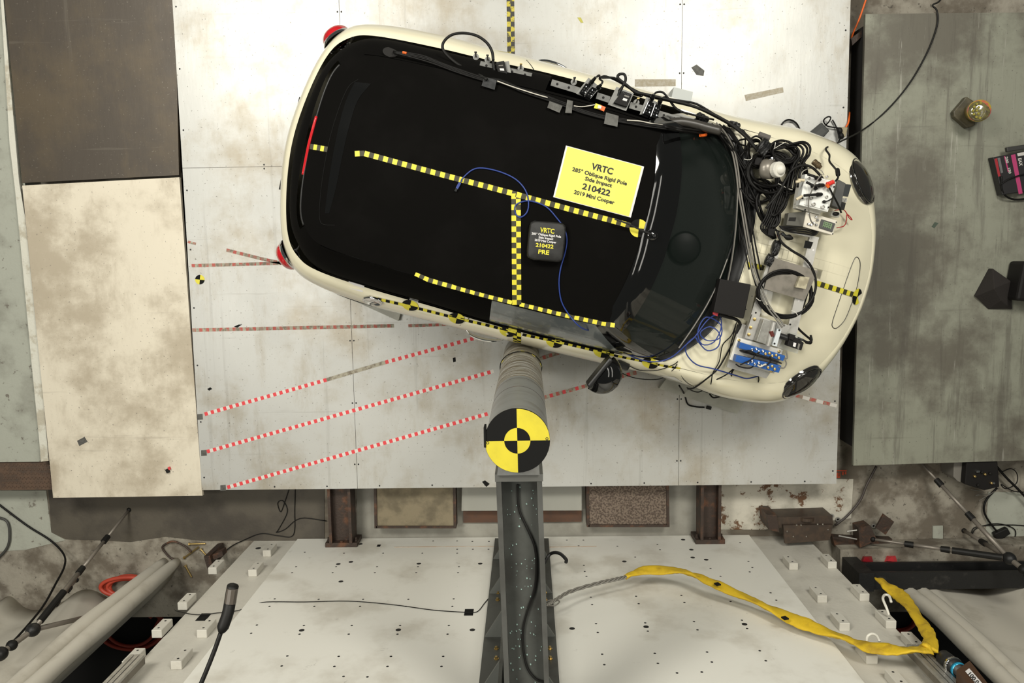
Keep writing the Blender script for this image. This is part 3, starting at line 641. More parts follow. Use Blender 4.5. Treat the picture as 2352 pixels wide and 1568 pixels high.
# wipers
for a_, b_ in (((2.845, -.42), (2.70, .52)), ((2.80, .12), (2.66, -.62))):
    pts = [K(a_[0]+(b_[0]-a_[0])*t+.035*math.sin(math.pi*t)*(1), a_[1]+(b_[1]-a_[1])*t, 1.03+.02*math.sin(t*3)) for t in (0, .2, .4, .6, .8, 1)]
    wp = G().tube(pts, .007, 6, 4).build('wiper', M_TRIM, car); G().tube([p+Vector((0, 0, .006)) for p in pts[1:]], .004, 5, 4).build('wiper_blade', M_GCABLE, wp)
# dashboard, steering wheel and seats seen through the glass
G().prism([K(u, v, 0)[:2] for u, v in ((2.80, -.45), (2.83, 0), (2.80, .45), (2.62, .66), (2.30, .66), (2.22, .2), (2.22, -.2), (2.30, -.66), (2.62, -.66))], .80, .90).build('dashboard', mat('dash_plastic', (0.035, 0.04, 0.036), 0.6), car)
sw = G().tube([K(2.16+.05*math.sin(a)*.6, .36+.18*math.cos(a), .86+.17*math.sin(a)) for a in [k*math.pi/8 for k in range(16)]], .014, 8, 3, True).build('steering_wheel', M_TRIM, car, True)
for v in (-.36, .36):
    G().box(K(1.62, v, .62), cu*.05, cv*.24, Vector((.0, 0, .34))).build('seat_back', M_TRIM, car); G().box(K(1.9, v, .42), cu*.25, cv*.24, Vector((0, 0, .08))).build('seat_cushion', M_TRIM, car)
G().lathe(K(2.55, -.02, .905), (0, 0, 1), [(.0, 0), (.095, .0), (.10, .02), (.085, .03), (0, .025)], 24).build('dash_dial', M_TRIM, car, True)
o = G().box(K(2.34, .0, 1.20), cu*.012, cv*.12, Vector((0, 0, .035))).build('inner_mirror', M_GLOSSBLK, car)
# head lights
def headlight(s):
    c = K(3.553, s*.672, .785); nrm = (cu*.60+cv*s*.50+Vector((0, 0, .62))).normalized(); tg = (cu*.64-cv*s*.77); tg = (tg-nrm*tg.dot(nrm)).normalized(); bt = nrm.cross(tg)
    hl = bpy.data.objects.new('headlight', None); C.objects.link(hl); hl.parent = car; hl.matrix_parent_inverse = car.matrix_basis.inverted()
    def dome(nm, a, b, h, m, base=0.0, nn=28, rr_=7):
        rw = []
        for j in range(rr_+1):
            q = j/rr_*math.pi/2; rw.append([c+nrm*(base+h*math.sin(q))+(tg*a*math.cos(t)+bt*b*math.sin(t))*max(math.cos(q), 1e-3) for t in [2*math.pi*k/nn for k in range(nn)]])
        return G().grid(rw, closed=True).build(nm, m, hl, True)
    dome('chrome_ring', .150, .121, .05, M_CHROME, -.045)
    dome('lens', .153, .124, .060, M_LENS, -.04)
    G().tube([c+nrm*(-.018)+(tg*.146*math.cos(t)+bt*.118*math.sin(t)) for t in [2*math.pi*k/24 for k in range(24)]], .006, 6, 2, True).build('bezel', M_GLOSSBLK, hl, True)
headlight(-1); headlight(1)
# tail lights
for s in (-1, 1):
    c = K(.135, s*.70, .74); nrm = (-cu*.75+cv*s*.66).normalized(); tg = Vector((0, 0, 1)); bt = nrm.cross(tg); tl = bpy.data.objects.new('taillight', None); C.objects.link(tl); tl.parent = car; tl.matrix_parent_inverse = car.matrix_basis.inverted()
    for nm, a, b, h, m in (('chrome_rim', .155, .108, .045, M_CHROME), ('lens', .14, .095, .06, M_REDLENS)):
        rw = []
        for j in range(7):
            q = j/6*math.pi/2; rw.append([c+nrm*(-.03+h*math.sin(q)+(.02 if nm == 'lens' else 0))+(tg*a*math.cos(t)+bt*b*math.sin(t))*max(math.cos(q), 1e-3)**.6 for t in [2*math.pi*k/24 for k in range(24)]])
        G().grid(rw, closed=True).build(nm, m, tl, True)
# chrome door handles (both doors) and fuel cap
def handle(pl, z, lift):
    pts = [at(x, y, z) for x, y in pl]; return G().tube(pts, .013, 8, 6, taper=lambda t: .45+.55*math.sin(math.pi*min(max(t, .02), .98))).build('door_handle', M_CHROME, car, True)
handle([(1229, 143), (1245, 140), (1265, 143), (1290, 152), (1312, 165)], .68, 0)
handle([(1070, 757), (1084, 770), (1108, 779), (1134, 782), (1156, 779)], .60, 0)
# door mirror on the right side
def ell(c, ax, ay, az, nm, m, parent, nu=20, nv=12, cut=None):
    rw = []
    for j in range(nv+1):
        q = -math.pi/2+math.pi*j/nv; rw.append([c+ax*math.cos(q)*math.cos(t)+ay*math.cos(q)*math.sin(t)+az*math.sin(q) for t in [2*math.pi*k/nu for k in range(nu)]])
    return G().grid(rw, closed=True).build(nm, m, parent, True)
def mirror(s):
    mr = bpy.data.objects.new('door_mirror', None); C.objects.link(mr); mr.parent = car; mr.matrix_parent_inverse = car.matrix_basis.inverted()
    c = at(1386, 861, .99); out = (cv*s*.95-cu*.42).normalized(); fw = Vector((0, 0, 1)).cross(out).normalized()
    if fw.dot(cu) < 0: fw = -fw
    rw = []
    for j in range(11):
        f = j/10; rr_ = (1-f**2.2)**.5 if j < 10 else .02; rw.append([c+fw*(-.02+.135*f)+out*(.128*rr_*math.cos(t))+Vector((0, 0, .075*rr_*math.sin(t))) for t in [2*math.pi*k/24 for k in range(24)]])
    G().grid(rw, closed=True).build('mirror_cap', M_GLOSSBLK, mr, True)
    G().box(c-fw*.035, out*.112, Vector((0, 0, .068)), fw*.016).build('mirror_frame', M_TRIM, mr); bevel(mr.children[-1], .012, 2)
    G().tube([at(1440, 842, .90), at(1422, 836, .93), c-out*.07-Vector((0, 0, .03))], .028, 8, 4).build('mirror_arm', M_TRIM, mr, True)
mirror(-1)
# front bumper intake lip groove, badge strip, door seams, bumper
lp = [(1968, 590), (1960, 600), (1945, 640), (1928, 690), (1913, 735), (1912, 750), (1922, 753), (1940, 735), (1955, 700), (1968, 660), (1975, 620), (1975, 600)]
def body(px, py, zz=.8, lift=.001):
    z = zz
    for _ in range(10):
        q = at(px, py, z)-CO; u, v = q.dot(cu), q.dot(cv)
        uf, zf = t_front(v)
        if u < uf: z = hoodz(u, v)+lift
        else: z = zf-.02-(u-uf)*1.2
    return at(px, py, z)
G().tube([body(x, y) for x, y in lp], .0022, 5, 6, True).build('bumper_groove', M_TRIM, car)
def surf(px, py, zz=.75, lift=.001):            # right or left flank of the body
    z = zz
    for _ in range(14):
        q = at(px, py, z)-CO; u, v = q.dot(cu), q.dot(cv)
        side = [(a, b) for a, b in zip(Tk, Mk)][4:14]
        tT = [(a[0], a[1]) for a, b in side]; tM = [(b[0], b[1]) for a, b in side]; zT = [(a[0], a[2]) for a, b in side]; zM = [(b[0], b[2]) for a, b in side]
        a0, a1, z0, z1 = tab(tT, u), tab(tM, u), tab(zT, u), tab(zM, u); f = (abs(v)-a0)/(a1-a0); f = min(max(f, 0), 1); fz = 1-math.cos(math.asin(f)); z = .5*z+.5*(z0+(z1-z0)*fz+lift)
    return at(px, py, z)
G().tube([surf(x, y) for x, y in ((1086, 722), (1080, 728), (1070, 737), (1056, 747))], .0022, 5, 3).build('door_seam', M_TRIM, car)
G().tube([surf(x, y) for x, y in ((1209, 138), (1218, 148), (1226, 160), (1231, 172))], .0022, 5, 3).build('door_seam', M_TRIM, car)
G().tube([surf(x, y, .75) for x, y in ((1560, 850), (1568, 868), (1580, 880), (1598, 890))], .002, 5, 3).build('fender_seam', M_TRIM, car)
# fuel cap on the right rear flank
rw = []
for r_, h in ((1.0, .002), (1.0, .010), (.84, .013), (.80, .006), (.0, .008)):
    rw.append([surf(857+24*r_*math.cos(t)*math.cos(.22)-9*r_*math.sin(t)*math.sin(.22), 689+24*r_*math.cos(t)*math.sin(.22)+9*r_*math.sin(t)*math.cos(.22), .8, 0)+Vector((0, 0, h))-cv*h for t in [2*math.pi*k_/24 for k_ in range(24)]])
G().grid(rw, closed=True).build('fuel_cap', M_CHROME, car, True)
# vent ornament on the right fender, VIN sheet
g = G(); g.add([surf(x, y, .7, .004) for x, y in ((1515, 862), (1550, 866), (1568, 878), (1540, 874))], [(0, 1, 2, 3)]); g.build('side_vent', M_CHROME, car)
g = G(); g.add([surf(x, y, .85, .003) for x, y in ((801, 645), (837, 656), (833, 671), (798, 661))], [(0, 1, 2, 3)]); g.build('paper_label', M_PAPERW, car)
# tailgate shut line
for pl in (((793, 105), (797, 113), (803, 110)), ((690, 560), (683, 572), (676, 574))):
    G().tube([at(x, y, .95) for x, y in pl], .006, 5, 3).build('tailgate_gap', M_TRIM, car)
# number plate holder at the rear
G().tube([K(-.034+.02*abs(v), v, .66) for v in (-.3, -.15, 0, .15, .3)], .012, 6, 3).build('rear_trim', M_TRIM, car)
G().tube([K(3.842-.25*v*v, v, .45) for v in (-.5, -.3, -.1, .1, .3, .5)], .018, 6, 3).build('front_grille_edge', M_TRIM, car)
# plates under the wheels
for pl, z, lb in ((((735, 655), (772, 640), (921, 712), (915, 737)), .05, 'pale plate under the right rear wheel of the car'), (((1545, 850), (1725, 895), (1693, 950), (1514, 892)), .05, 'pale grey plate under the right front wheel of the car')):
    o = plate('wheel_plate', pl, z, .045, mat('pale_grey_plate', (0.47, 0.47, 0.41), 0.5, 0.1, (0.36, 0.35, 0.30), 6, 0.6)); tag(o, lb, 'plate')
o = G().prism([at(x, y, .14)[:2] for x, y in ((1548, 200), (1592, 211), (1582, 262), (1536, 250))], .0, .14).build('wheel_block', M_PALEBLUE); tag(o, 'pale blue grey block beside the left front wheel of the car', 'block')

# ------------------------------------------------------------------ tapes, targets and sheets on the car
def polyline(pix, step=2.0):
    out = []
    for (a, b), (c, d) in zip(pix, pix[1:]):
        n_ = max(int(math.hypot(c-a, d-b)/step), 1)
        out += [(a+(c-a)*k/n_, b+(d-b)*k/n_) for k in range(n_)]
    return out+[pix[-1]]
def tape(name, pix, fn, w_, sq, cols, mats, parent=None, wvec=None, phase=0, skip=None, th=0.0):
    """printed tape: cells of alternating colour along a surveyed line"""
    P = [fn(x, y) for x, y in polyline(pix)]; acc = [0]
    for a, b in zip(P, P[1:]): acc.append(acc[-1]+(b-a).length)
    nn = max(int(round(acc[-1]/sq)), 1); Q = []
    for k in range(nn+1):
        s = acc[-1]*k/nn; i = max(j for j in range(len(acc)) if acc[j] <= s+1e-9); i = min(i, len(P)-2); f = (s-acc[i])/max(acc[i+1]-acc[i], 1e-9); Q.append(P[i]+(P[i+1]-P[i])*f)
    g = G()
    for k in range(nn):
        a, b = Q[k], Q[k+1]; d = (b-a).normalized(); sd = Vector((0, 0, 1)).cross(d).normalized() if wvec is None else wvec
        for c in range(cols):
            f0, f1 = -.5+c/cols, -.5+(c+1)/cols
            g.add([a+sd*w_*f0, b+sd*w_*f0, b+sd*w_*f1, a+sd*w_*f1], [(0, 1, 2, 3)], (k+c+phase) % len(mats))
    return g.build(name, mats, parent)
dk3 = lambda x, y: dec(x, y, 1.38, .003)
sf3 = lambda x, y: surf(x, y, .75, .004)
CT = tape('checker_tape', [(815, 353), (836, 352), (1000, 397), (1185, 446), (1300, 478), (1448, 518)], dk3, .030, .0275, 1, [M_YEL, M_OLIVE], car)
tape('checker_tape', [(1185, 444), (1187, 700)], dk3, .052, .030, 2, [M_YEL, M_OLIVE], car)
tape('checker_tape', [(954, 628), (985, 643), (1060, 664), (1120, 680), (1176, 694)], dk3, .026, .027, 1, [M_YEL, M_OLIVE], car)
tape('checker_tape', [(1194, 698), (1300, 724), (1385, 743), (1412, 747)], dk3, .026, .027, 1, [M_YEL, M_OLIVE], car)
tape('checker_tape', [(712, 336), (752, 343)], lambda x, y: dec(x, y, 1.34, .004), .030, .020, 1, [M_OLIVE, M_YEL], car)
slope = (-cv*.72-Vector((0, 0, .69)))
tape('checker_tape', [(848, 682), (940, 703), (1050, 731), (1120, 747), (1172, 760)], sf3, .026, .0265, 1, [M_BLK, M_YEL], car, slope)
tape('checker_tape', [(1200, 768), (1300, 790), (1400, 814), (1500, 836), (1562, 847)], sf3, .026, .0265, 1, [M_BLK, M_YEL], car, slope)
tape('checker_tape', [(1187, 752), (1187.5, 787)], lambda x, y: surf(x, y, .75, .006), .052, .032, 2, [M_YEL, M_BLK], car, cu)
hz3 = lambda x, y: body(x, y, .95, .004)
tape('checker_tape', [(1718, 607), (1758, 616)], hz3, .030, .03, 1, [M_YEL, M_OLIVE], car)
tape('checker_tape', [(1876, 650), (1966, 678)], hz3, .032, .03, 1, [M_YEL, M_OLIVE], car)
def disc(cx_, cy_, rx, ry, rot, fn, parent, flip=0, name='target_marker'):
    g = G(); nn = 8
    for q in range(4):
        ring_ = []
        for k in range(nn+1):
            a = (q+k/nn)*math.pi/2; x, y = rx*math.cos(a), ry*math.sin(a); ring_.append(fn(cx_+x*math.cos(rot)-y*math.sin(rot), cy_+x*math.sin(rot)+y*math.cos(rot)))
        c = fn(cx_, cy_); g.add([c]+ring_, [(0, k+1, k+2) for k in range(nn)], (q+flip) % 2)
    return g.build(name, [M_YEL, M_BLK], parent)
sf4 = lambda x, y: surf(x, y, .75, .006)
for x, y in ((942, 701), (1049, 731), (1166, 761), (1273, 786), (1382, 809), (1493, 834)): disc(x, y, 19, 12, .26, sf4, car, 1)
disc(1467, 524, 21, 21, .1, lambda x, y: dec(x, y, 1.38, .005), car, 1)
disc(1969, 681, 10, 19, .25, lambda x, y: body(x, y, .7, .006), car, 0)
# aerial on the roof front
an = G().tube([dec(1495, 537, 1.38, .02), dec(1470, 527, 1.39, .035), dec(1440, 513, 1.4, .05), dec(1412, 503, 1.4, .06)], .005, 6, 4).build('aerial', M_TRIM, car)
ell(dec(1497, 540, 1.37, .008), cu*.035, cv*.028, Vector((0, 0, .016)), 'aerial_base', M_GLOSSBLK, an)
def quadgrid(c4, fn, n_=8, inset_=0.0, lo=0, hi=1):
    (a, b, c, d) = c4; rws = []
    for j in range(n_+1):
        t = inset_+(1-2*inset_)*j/n_; r = []
        for k in range(n_+1):
            s = lo+(hi-lo)*k/n_; x = (a[0]*(1-s)+b[0]*s)*(1-t)+(d[0]*(1-s)+c[0]*s)*t; y = (a[1]*(1-s)+b[1]*s)*(1-t)+(d[1]*(1-s)+c[1]*s)*t; r.append(fn(x, y))
        rws.append(r)
    return G().grid(rws)
def text(s, cpix, rot, wpx, hpx, fn, m, parent, bold=True):
    cur = bpy.data.curves.new('t', 'FONT'); cur.body = s; cur.size = 1.0; cur.align_x = 'CENTER'; cur.offset = .03 if bold else 0.0; cur.resolution_u = 3
    to = bpy.data.objects.new('t', cur); C.objects.link(to); bpy.context.view_layer.update()
    me = bpy.data.meshes.new_from_object(to.evaluated_get(bpy.context.evaluated_depsgraph_get())); bpy.data.objects.remove(to); bpy.data.curves.remove(cur)
    xs = [v.co.x for v in me.vertices]; caps = 0.73; x0, x1 = min(xs), max(xs)
    for v in me.vertices:
        lx = (v.co.x-(x0+x1)/2)/(x1-x0)*wpx; ly = (v.co.y-caps/2)/caps*hpx
        v.co = fn(cpix[0]+lx*math.cos(rot)+ly*math.sin(rot), cpix[1]+lx*math.sin(rot)-ly*math.cos(rot))
    return link('lettering', me, m, parent)
sheet_c = ((1300, 334), (1479.5, 382.5), (1449, 499.5), (1270.5, 452.5))
sh = quadgrid(sheet_c, lambda x, y: dec(x, y, 1.39, .004)).build('test_sheet', M_PAPERW); tag(sh, 'yellow printed test sheet with white margins on the black car roof', 'sign')
quadgrid(sheet_c, lambda x, y: dec(x, y, 1.39, .0052), 8, .012, .022, .972).build('yellow_print', M_PAPERY, sh)
tf = lambda x, y: dec(x, y, 1.39, .0066)
RT = .262
for s, c, wd, hp in (('VRTC', (1383.5, 387), 51, 15, ), ('285° Oblique Rigid Pole', (1377.5, 404.5), 130, 9), ('Side Impact', (1375, 417.5), 64, 9), ('210422', (1370, 435), 66, 14), ('2019 Mini Cooper', (1365, 452.5), 96, 9.2)): text(s, c, RT, wd, hp, tf, M_INK, sh)
# black padded bag with print
bag = thing('padded_bag', 'black padded bag with yellow and white lettering on the car roof', 'bag', dec(1254, 556))
bz = 1.412; bc = at(1255, 554, bz+.03); ra = math.radians(-6); bx_, by_ = Vector((math.cos(ra), math.sin(ra), 0)), Vector((-math.sin(ra), math.cos(ra), 0)); rw = []
rb = random.Random(5)
for hz, sc in ((0.0, .90), (.012, 1.0), (.03, 1.0), (.042, .96), (.046, .90), (.048, .5), (.049, .02)):
    r = []
    for k in range(40):
        t = 2*math.pi*k/40; e = .28; ct, st = math.cos(t), math.sin(t); x = abs(ct)**e*(1 if ct > 0 else -1); y = abs(st)**e*(1 if st > 0 else -1)
        jit = 1+(rb.uniform(-.02, .02) if .9 < sc else 0); r.append(Vector((bc.x, bc.y, bz-.006+hz))+bx_*x*.102*sc*jit+by_*y*.108*sc*jit)
    rw.append(r)
autosmooth(G().grid(rw, closed=True).build('pad', mat('black_nylon', (0.010, 0.0095, 0.009), 0.6, 0, (0.02, 0.02, 0.019), 30, 0.7), bag), 50)
tb = lambda x, y: at(x, y, bz+.0445)
RB = .115
for s, c, wd, hp, m in (('VRTC', (1257, 529), 33, 11, M_YEL), ('285° Oblique Rigid Pole', (1255, 539.5), 68, 5.2, M_PAPERW), ('Side Impact', (1254, 546.5), 34, 5.2, M_PAPERW), ('2019 Mini Cooper', (1253, 553.5), 50, 5.2, M_PAPERW), ('210422', (1251, 564), 41, 9, M_YEL), ('PRE', (1249, 578.5), 25, 10, M_YEL)): text(s, c, RB, wd, hp, tb, m, bag)

# ------------------------------------------------------------------ cables on the roof
def H(px, py, lift=0.01):                # resting height on bonnet, cowl or screen
    z = 1.0
    for _ in range(10):
        q = at(px, py, z)-CO; u, v = q.dot(cu), q.dot(cv)
        if abs(v) > .735: z = .90+lift
        elif u > cowl_u(v): z = hoodz(min(u, 3.75), v)+lift
        elif u > 2.3: z = 1.0+(1.34-1.0)*max(0, min(1, (2.80-.5*max(0, abs(v)-.3)-u)/.55))+lift
        else: z = roofz(u, v)+lift
    return at(px, py, z)
def cable(pix, r, m, label, lift=.012, fn=None, name='cable', group=None, cat='cable', n_=6, sub=5):
    f_ = fn or (lambda x, y: H(x, y, lift))
    o = G().tube([f_(p[0], p[1]) if len(p) == 2 else at(*p) for p in pix], r, n_, sub).build(name, m, None, True)
    return tag(o, label, cat, group)
bc_path = [(1059, 418, 1.425), (1063, 409), (1085, 390), (1110, 386), (1150, 395), (1185, 412), (1207, 437), (1214, 465), (1210, 488), (1195, 499), (1184, 490), (1184, 472), (1200, 463), (1222, 462), (1255, 475), (1280, 502), (1296, 525), (1302, 550), (1298, 580), (1288, 615), (1284, 650), (1289, 690), (1305, 720), (1325, 744, 1.33), (1342, 756, 1.28), (1358, 760, 1.18), (1368, 773, 1.08), (1380, 785, 1.0), (1407, 796, .98), (1435, 810, .97), (1463, 823, .96), (1491, 830, .965), (1519, 829, .98), (1547, 817, 1.0), (1575, 792, 1.03), (1597, 772, 1.03), (1625, 735, 1.03), (1650, 723, 1.03), (1657, 750, 1.03), (1640, 785, 1.03), (1612, 790, 1.03), (1603, 760, 1.03), (1622, 728, 1.035), (1655, 745, 1.035), (1654, 775, 1.035), (1625, 782, 1.035), (1608, 765, 1.04), (1630, 750, 1.04), (1652, 765, 1.04), (1650, 795, 1.03), (1625, 805, 1.02), (1604, 785, 1.02), (1596, 775, 1.02), (1577, 790, 1.0), (1577, 813, .99), (1600, 837, .98), (1640, 847, .96), (1690, 862, .93), (1715, 869, .92), (1740, 864, .93)]
cable(bc_path, .0042, M_BLUE, 'long blue cable looped over the car roof and coiled by the windscreen', fn=lambda x, y: dec(x, y, 1.4, .006), sub=4)
o = thing('usb_plug', 'blue plug at the end of the blue cable on the roof', 'plug', dec(1053, 425)); p = dec(1053, 426, 1.4, .010)
dd = (dec(1047, 437)-dec(1060, 413)).normalized(); G().box(p, dd*.018, dd.cross(Vector((0, 0, 1)))*.007, Vector((0, 0, .005))).build('plug_body', M_BLUE, o); G().box(p+dd*.026, dd*.010, dd.cross(Vector((0, 0, 1)))*.006, Vector((0, 0, .003))).build('plug_tip', M_CHROME, o)
BUN = [(912, 121), (960, 130), (1000, 142), (1050, 161), (1110, 181), (1150, 188), (1200, 207), (1260, 226), (1300, 240), (1340, 256), (1400, 273), (1470, 284), (1530, 291), (1570, 297), (1620, 303), (1655, 300)]
rb = random.Random(11)
for i in range(6):
    off = (i-2.5)*2.0; pth = [(x+rb.uniform(-2, 2), y+off*(.4+.6*abs(math.sin(x*.012+i)))+rb.uniform(-.8, .8)) for x, y in BUN]
    pth[0] = (903, 119+off*.3)
    cable(pth, .0052 if i % 3 else .0042, M_WCABLE if i == 9 else M_CABLE, 'thin cable of the bundle taped along the left edge of the roof', .010+.003*(i % 2), fn=lambda x, y, l=.010+.003*(i % 2): dec(x, y, 1.33, l) if x < 1500 else H(x, y, .03), group='cables along the left roof edge')
tag(G().tube([dec(925, 120, 1.33, .016), dec(934, 122, 1.33, .016)], .007, 6, 2).build('cable_sleeve', M_ORANGE), 'small orange sleeve on the cables at the rear of the roof', 'sleeve')
tag(G().tube([H(1608, 311, .05), H(1615, 311, .05), H(1622, 309, .05)], .009, 6, 3).build('cable_sleeve', M_ORANGE), 'orange sleeve on the cables over the windscreen corner', 'sleeve')
cable([(1142, 186), (1180, 200), (1230, 216), (1258, 224)], .0035, M_WCABLE, 'thin white strand added as a highlight on the roof bundle between the tape strips', fn=lambda x, y: dec(x, y, 1.33, .026))  # white strand stands in for the highlight on the black bundle
cable([(1440, 276), (1470, 278), (1500, 284), (1530, 288)], .0035, M_WCABLE, 'thin white strand added as a highlight on the roof bundle near the windscreen', fn=lambda x, y: dec(x, y, 1.33, .026))  # same painted highlight, continued towards the windscreen
def patch(pix, fn, m, label, nm='tape_patch'):
    g = G(); g = quadgrid(pix, fn, 4); o = g.build(nm, m); return tag(o, label, 'tape')
M_GAFF = mat('grey_gaffer', (0.10, 0.098, 0.088), 0.6, 0, (0.05, 0.048, 0.042), 40, 0.7)
M_DTAPE = mat('dark_tape', (0.016, 0.017, 0.018), 0.45, 0, (0.035, 0.036, 0.037), 30, 0.7)
tf2 = lambda x, y: dec(x, y, 1.33, .022)
patch(((1112, 176), (1141, 184), (1136, 206), (1106, 197)), tf2, M_DTAPE, 'black tape over the roof cables beside the first camera')
patch(((1262, 232), (1292, 243), (1285, 259), (1257, 247)), tf2, M_GAFF, 'grey tape strip over the roof cables, widest one by the middle of the roof edge')
patch(((1303, 229), (1316, 232), (1313, 260), (1298, 259)), tf2, M_GAFF, 'narrow grey tape strip over the roof cables next to the wider strip')
patch(((1392, 258), (1421, 266), (1418, 291), (1387, 284)), tf2, M_GAFF, 'grey tape over the roof cables nearest the windscreen')
# yellow and orange tag on the roof edge
tg_ = thing('tag', 'small yellow and orange tag taped to the left roof edge', 'tag', dec(1378, 246))
for c4, m in ((((1368, 237), (1380, 241), (1376, 251), (1364, 248)), M_YEL), (((1380, 241), (1391, 246), (1387, 256), (1376, 251)), M_ORANGE)): quadgrid(c4, lambda x, y: dec(x, y, 1.33, .02), 2).build('tag_half', m, tg_)
G().box(dec(1377, 246, 1.33, .025), cu*.010, cv*.008, Vector((0, 0, .005))).build('clip', M_WHITEPL, tg_)
cable([(1318, 243), (1335, 245), (1352, 243), (1368, 240)], .003, M_WCABLE, 'white wire to the yellow and orange tag', fn=lambda x, y: dec(x, y, 1.33, .02))

# ------------------------------------------------------------------ perforated rail with cameras and lamps along the left window line
def quadbox(name, c4, zt, h, m, parent=None, bev=0.0):
    o = G().prism([at(x, y, zt)[:2] for x, y in c4], zt-h, zt).build(name, m, parent)
    if bev: bevel(o, bev, 2)
    return o
rail = thing('mounting_rail', 'long perforated steel rail along the left window line of the car', 'rail', K(1.6, .70, 1.0))
ZR = 1.16
segs = [((1104, 142), (1222, 170)), ((1268, 184), (1348, 208)), ((1372, 214), (1402, 224)), ((1448, 236), (1476, 244)), ((1514, 256), (1562, 270))]
rp0, rp1 = at(1100, 141, ZR), at(1562, 271, ZR)
rd = (rp1-rp0).normalized(); rn = Vector((-rd.y, rd.x, 0))
for (a, b) in segs:
    A, B_ = at(*a, ZR), at(*b, ZR); G().box((A+B_)/2-rn*.014, (B_-A)/2, rn*.018, Vector((0, 0, .006))).build('rail_strip', mat('galvanised_rail', (0.16, 0.16, 0.15), 0.5, 0.4, (0.10, 0.10, 0.095), 12, 0.7), rail)
    nn = int((B_-A).length/.062)
    for k in range(nn):
        c = A+(B_-A)*((k+.5)/nn)-rn*.014; G().lathe(c+Vector((0, 0, .0062)), (0, 0, 1), [(.0075, -.002), (.0075, .0004), (.006, .0002)], 10).build('rail_hole', M_HOLE, rail)
for x, y in ((1093, 130), (1120, 137), (1196, 157), (1318, 188), (1462, 235)):
    p = at(x, y, ZR+.005); w_ = G().lathe(p, (0, 0, 1), [(.018, -.01), (.018, -.006), (.012, -.005)], 14).build('washer', M_DPL, rail); G().cyl(p, p+Vector((.002, .01, .05)), .005, .004, 8).build('stud', M_STEEL, w_); G().box(p+Vector((.002, .012, .05)), (.007, 0, 0), (0, .003, 0), (0, 0, .010)).build('wing_nut', M_BLACKIRON if x < 1130 or x == 1318 else M_BRASS, w_)
# cover strip of the black opening below the rail
def hs_camera(label, body4, plate4, zt, conn, win):
    t = thing('high_speed_camera', label, 'camera', at(*body4[0], zt-.12))
    quadbox('mount_plate', plate4, zt-.02, .012, M_DPL, t)
    b = quadbox('camera_body', body4, zt, .07, M_DARKBOX, t, .004)
    (x0, y0), (x1, y1), (x2, y2), (x3, y3) = body4
    def ip(s, t_): return ((x0*(1-s)+x1*s)*(1-t_)+(x3*(1-s)+x2*s)*t_, (y0*(1-s)+y1*s)*(1-t_)+(y3*(1-s)+y2*s)*t_)
    quadbox('label_plate', [ip(*q) for q in win[0]], zt+.001, .0018, M_PAPERW, b); quadbox('label_plate', [ip(*q) for q in win[1]], zt+.001, .0018, M_GCABLE, b)
    for s, t_ in ((.1, .1), (.9, .1), (.9, .9), (.1, .9)): p = at(*ip(s, t_), zt); G().lathe(p, (0, 0, 1), [(.0028, -.001), (.0028, .001)], 8).build('screw', M_CHROME, b)
    for k in range(5):
        s = .15+.14*k; a = ip(s, .02); q = ip(s+.06, .20); quadbox('cooling_fin', [ip(s, .03), ip(s+.06, .03), ip(s+.06, .2), ip(s, .2)], zt+.003, .004, M_BLACKIRON, b)
    G().cyl(at(*conn[0], zt-.02), at(*conn[1], zt-.02), .009, .009, 10).build('connector', M_CHROME, t); G().cyl(at(*conn[1], zt-.02), at(*conn[2], zt-.015), .011, .007, 10).build('cable_boot', M_RUBBER, t)
    return t
hs_camera('black camera on the rail nearest the rear of the car, with a looping cable', ((1138, 143), (1158, 139), (1166, 172), (1144, 168)), ((1158, 142), (1169, 140), (1176, 180), (1164, 177)), 1.20, ((1136, 163), (1134, 154), (1132, 138)), ([(.3, .55), (.75, .55), (.75, .72), (.3, .72)], [(.25, .28), (.75, .28), (.75, .36), (.25, .36)]))
hs_camera('black camera on a square plate between the two black lamps', ((1430, 208), (1452, 216), (1440, 246), (1409, 236)), ((1416, 199), (1456, 214), (1438, 255), (1396, 240)), 1.20, ((1420, 220), (1423, 210), (1431, 197)), ([(.45, .45), (.8, .45), (.8, .62), (.45, .62)], [(.4, .22), (.85, .22), (.85, .32), (.4, .32)]))
def twin_lamp(label, c4, plate4, zt, glands):
    t = thing('led_lamp', label, 'lamp', at(*c4[3], zt-.12), 'twin black lamps on the rail')
    quadbox('mount_plate', plate4, zt-.03, .012, M_DPL, t)
    (x0, y0), (x1, y1), (x2, y2), (x3, y3) = c4
    def ip(s, t_): return ((x0*(1-s)+x1*s)*(1-t_)+(x3*(1-s)+x2*s)*t_, (y0*(1-s)+y1*s)*(1-t_)+(y3*(1-s)+y2*s)*t_)
    for a, b in ((0, .48), (.52, 1)):
        md = quadbox('lamp_module', [ip(a, 0), ip(b, 0), ip(b, 1), ip(a, 1)], zt, .06, M_GLOSSBLK, t, .004)
        for i in (0, 1):
            for j in (0, 1, 2):
                s = a+(b-a)*(.3+.4*i); p = at(*ip(s, .3+.22*j), zt); G().lathe(p, (0, 0, 1), [(.005, -.001), (.005, .0012), (.003, .0004)], 8).build('led_lens', M_CHROME if (i+j) % 3 == 0 else M_BLACKIRON, md)
    for gx, gy, hx, hy in glands:
        a, b = at(gx, gy, zt-.02), at(hx, hy, zt); d = (b-a); gl = G().lathe(a, d, [(.011, 0), (.011, .012), (.014, .013), (.014, .024), (.011, .026), (.007, d.length+.01)], 8).build('cable_gland', M_GLOSSBLK, t)
twin_lamp('twin black lamp with two cable glands between the two cameras and the rear door', ((1346, 190), (1374, 206), (1356, 228), (1330, 213)), ((1352, 178), (1381, 203), (1352, 226), (1323, 215)), 1.20, ((1354, 194, 1366, 180), (1370, 206, 1379, 196)))
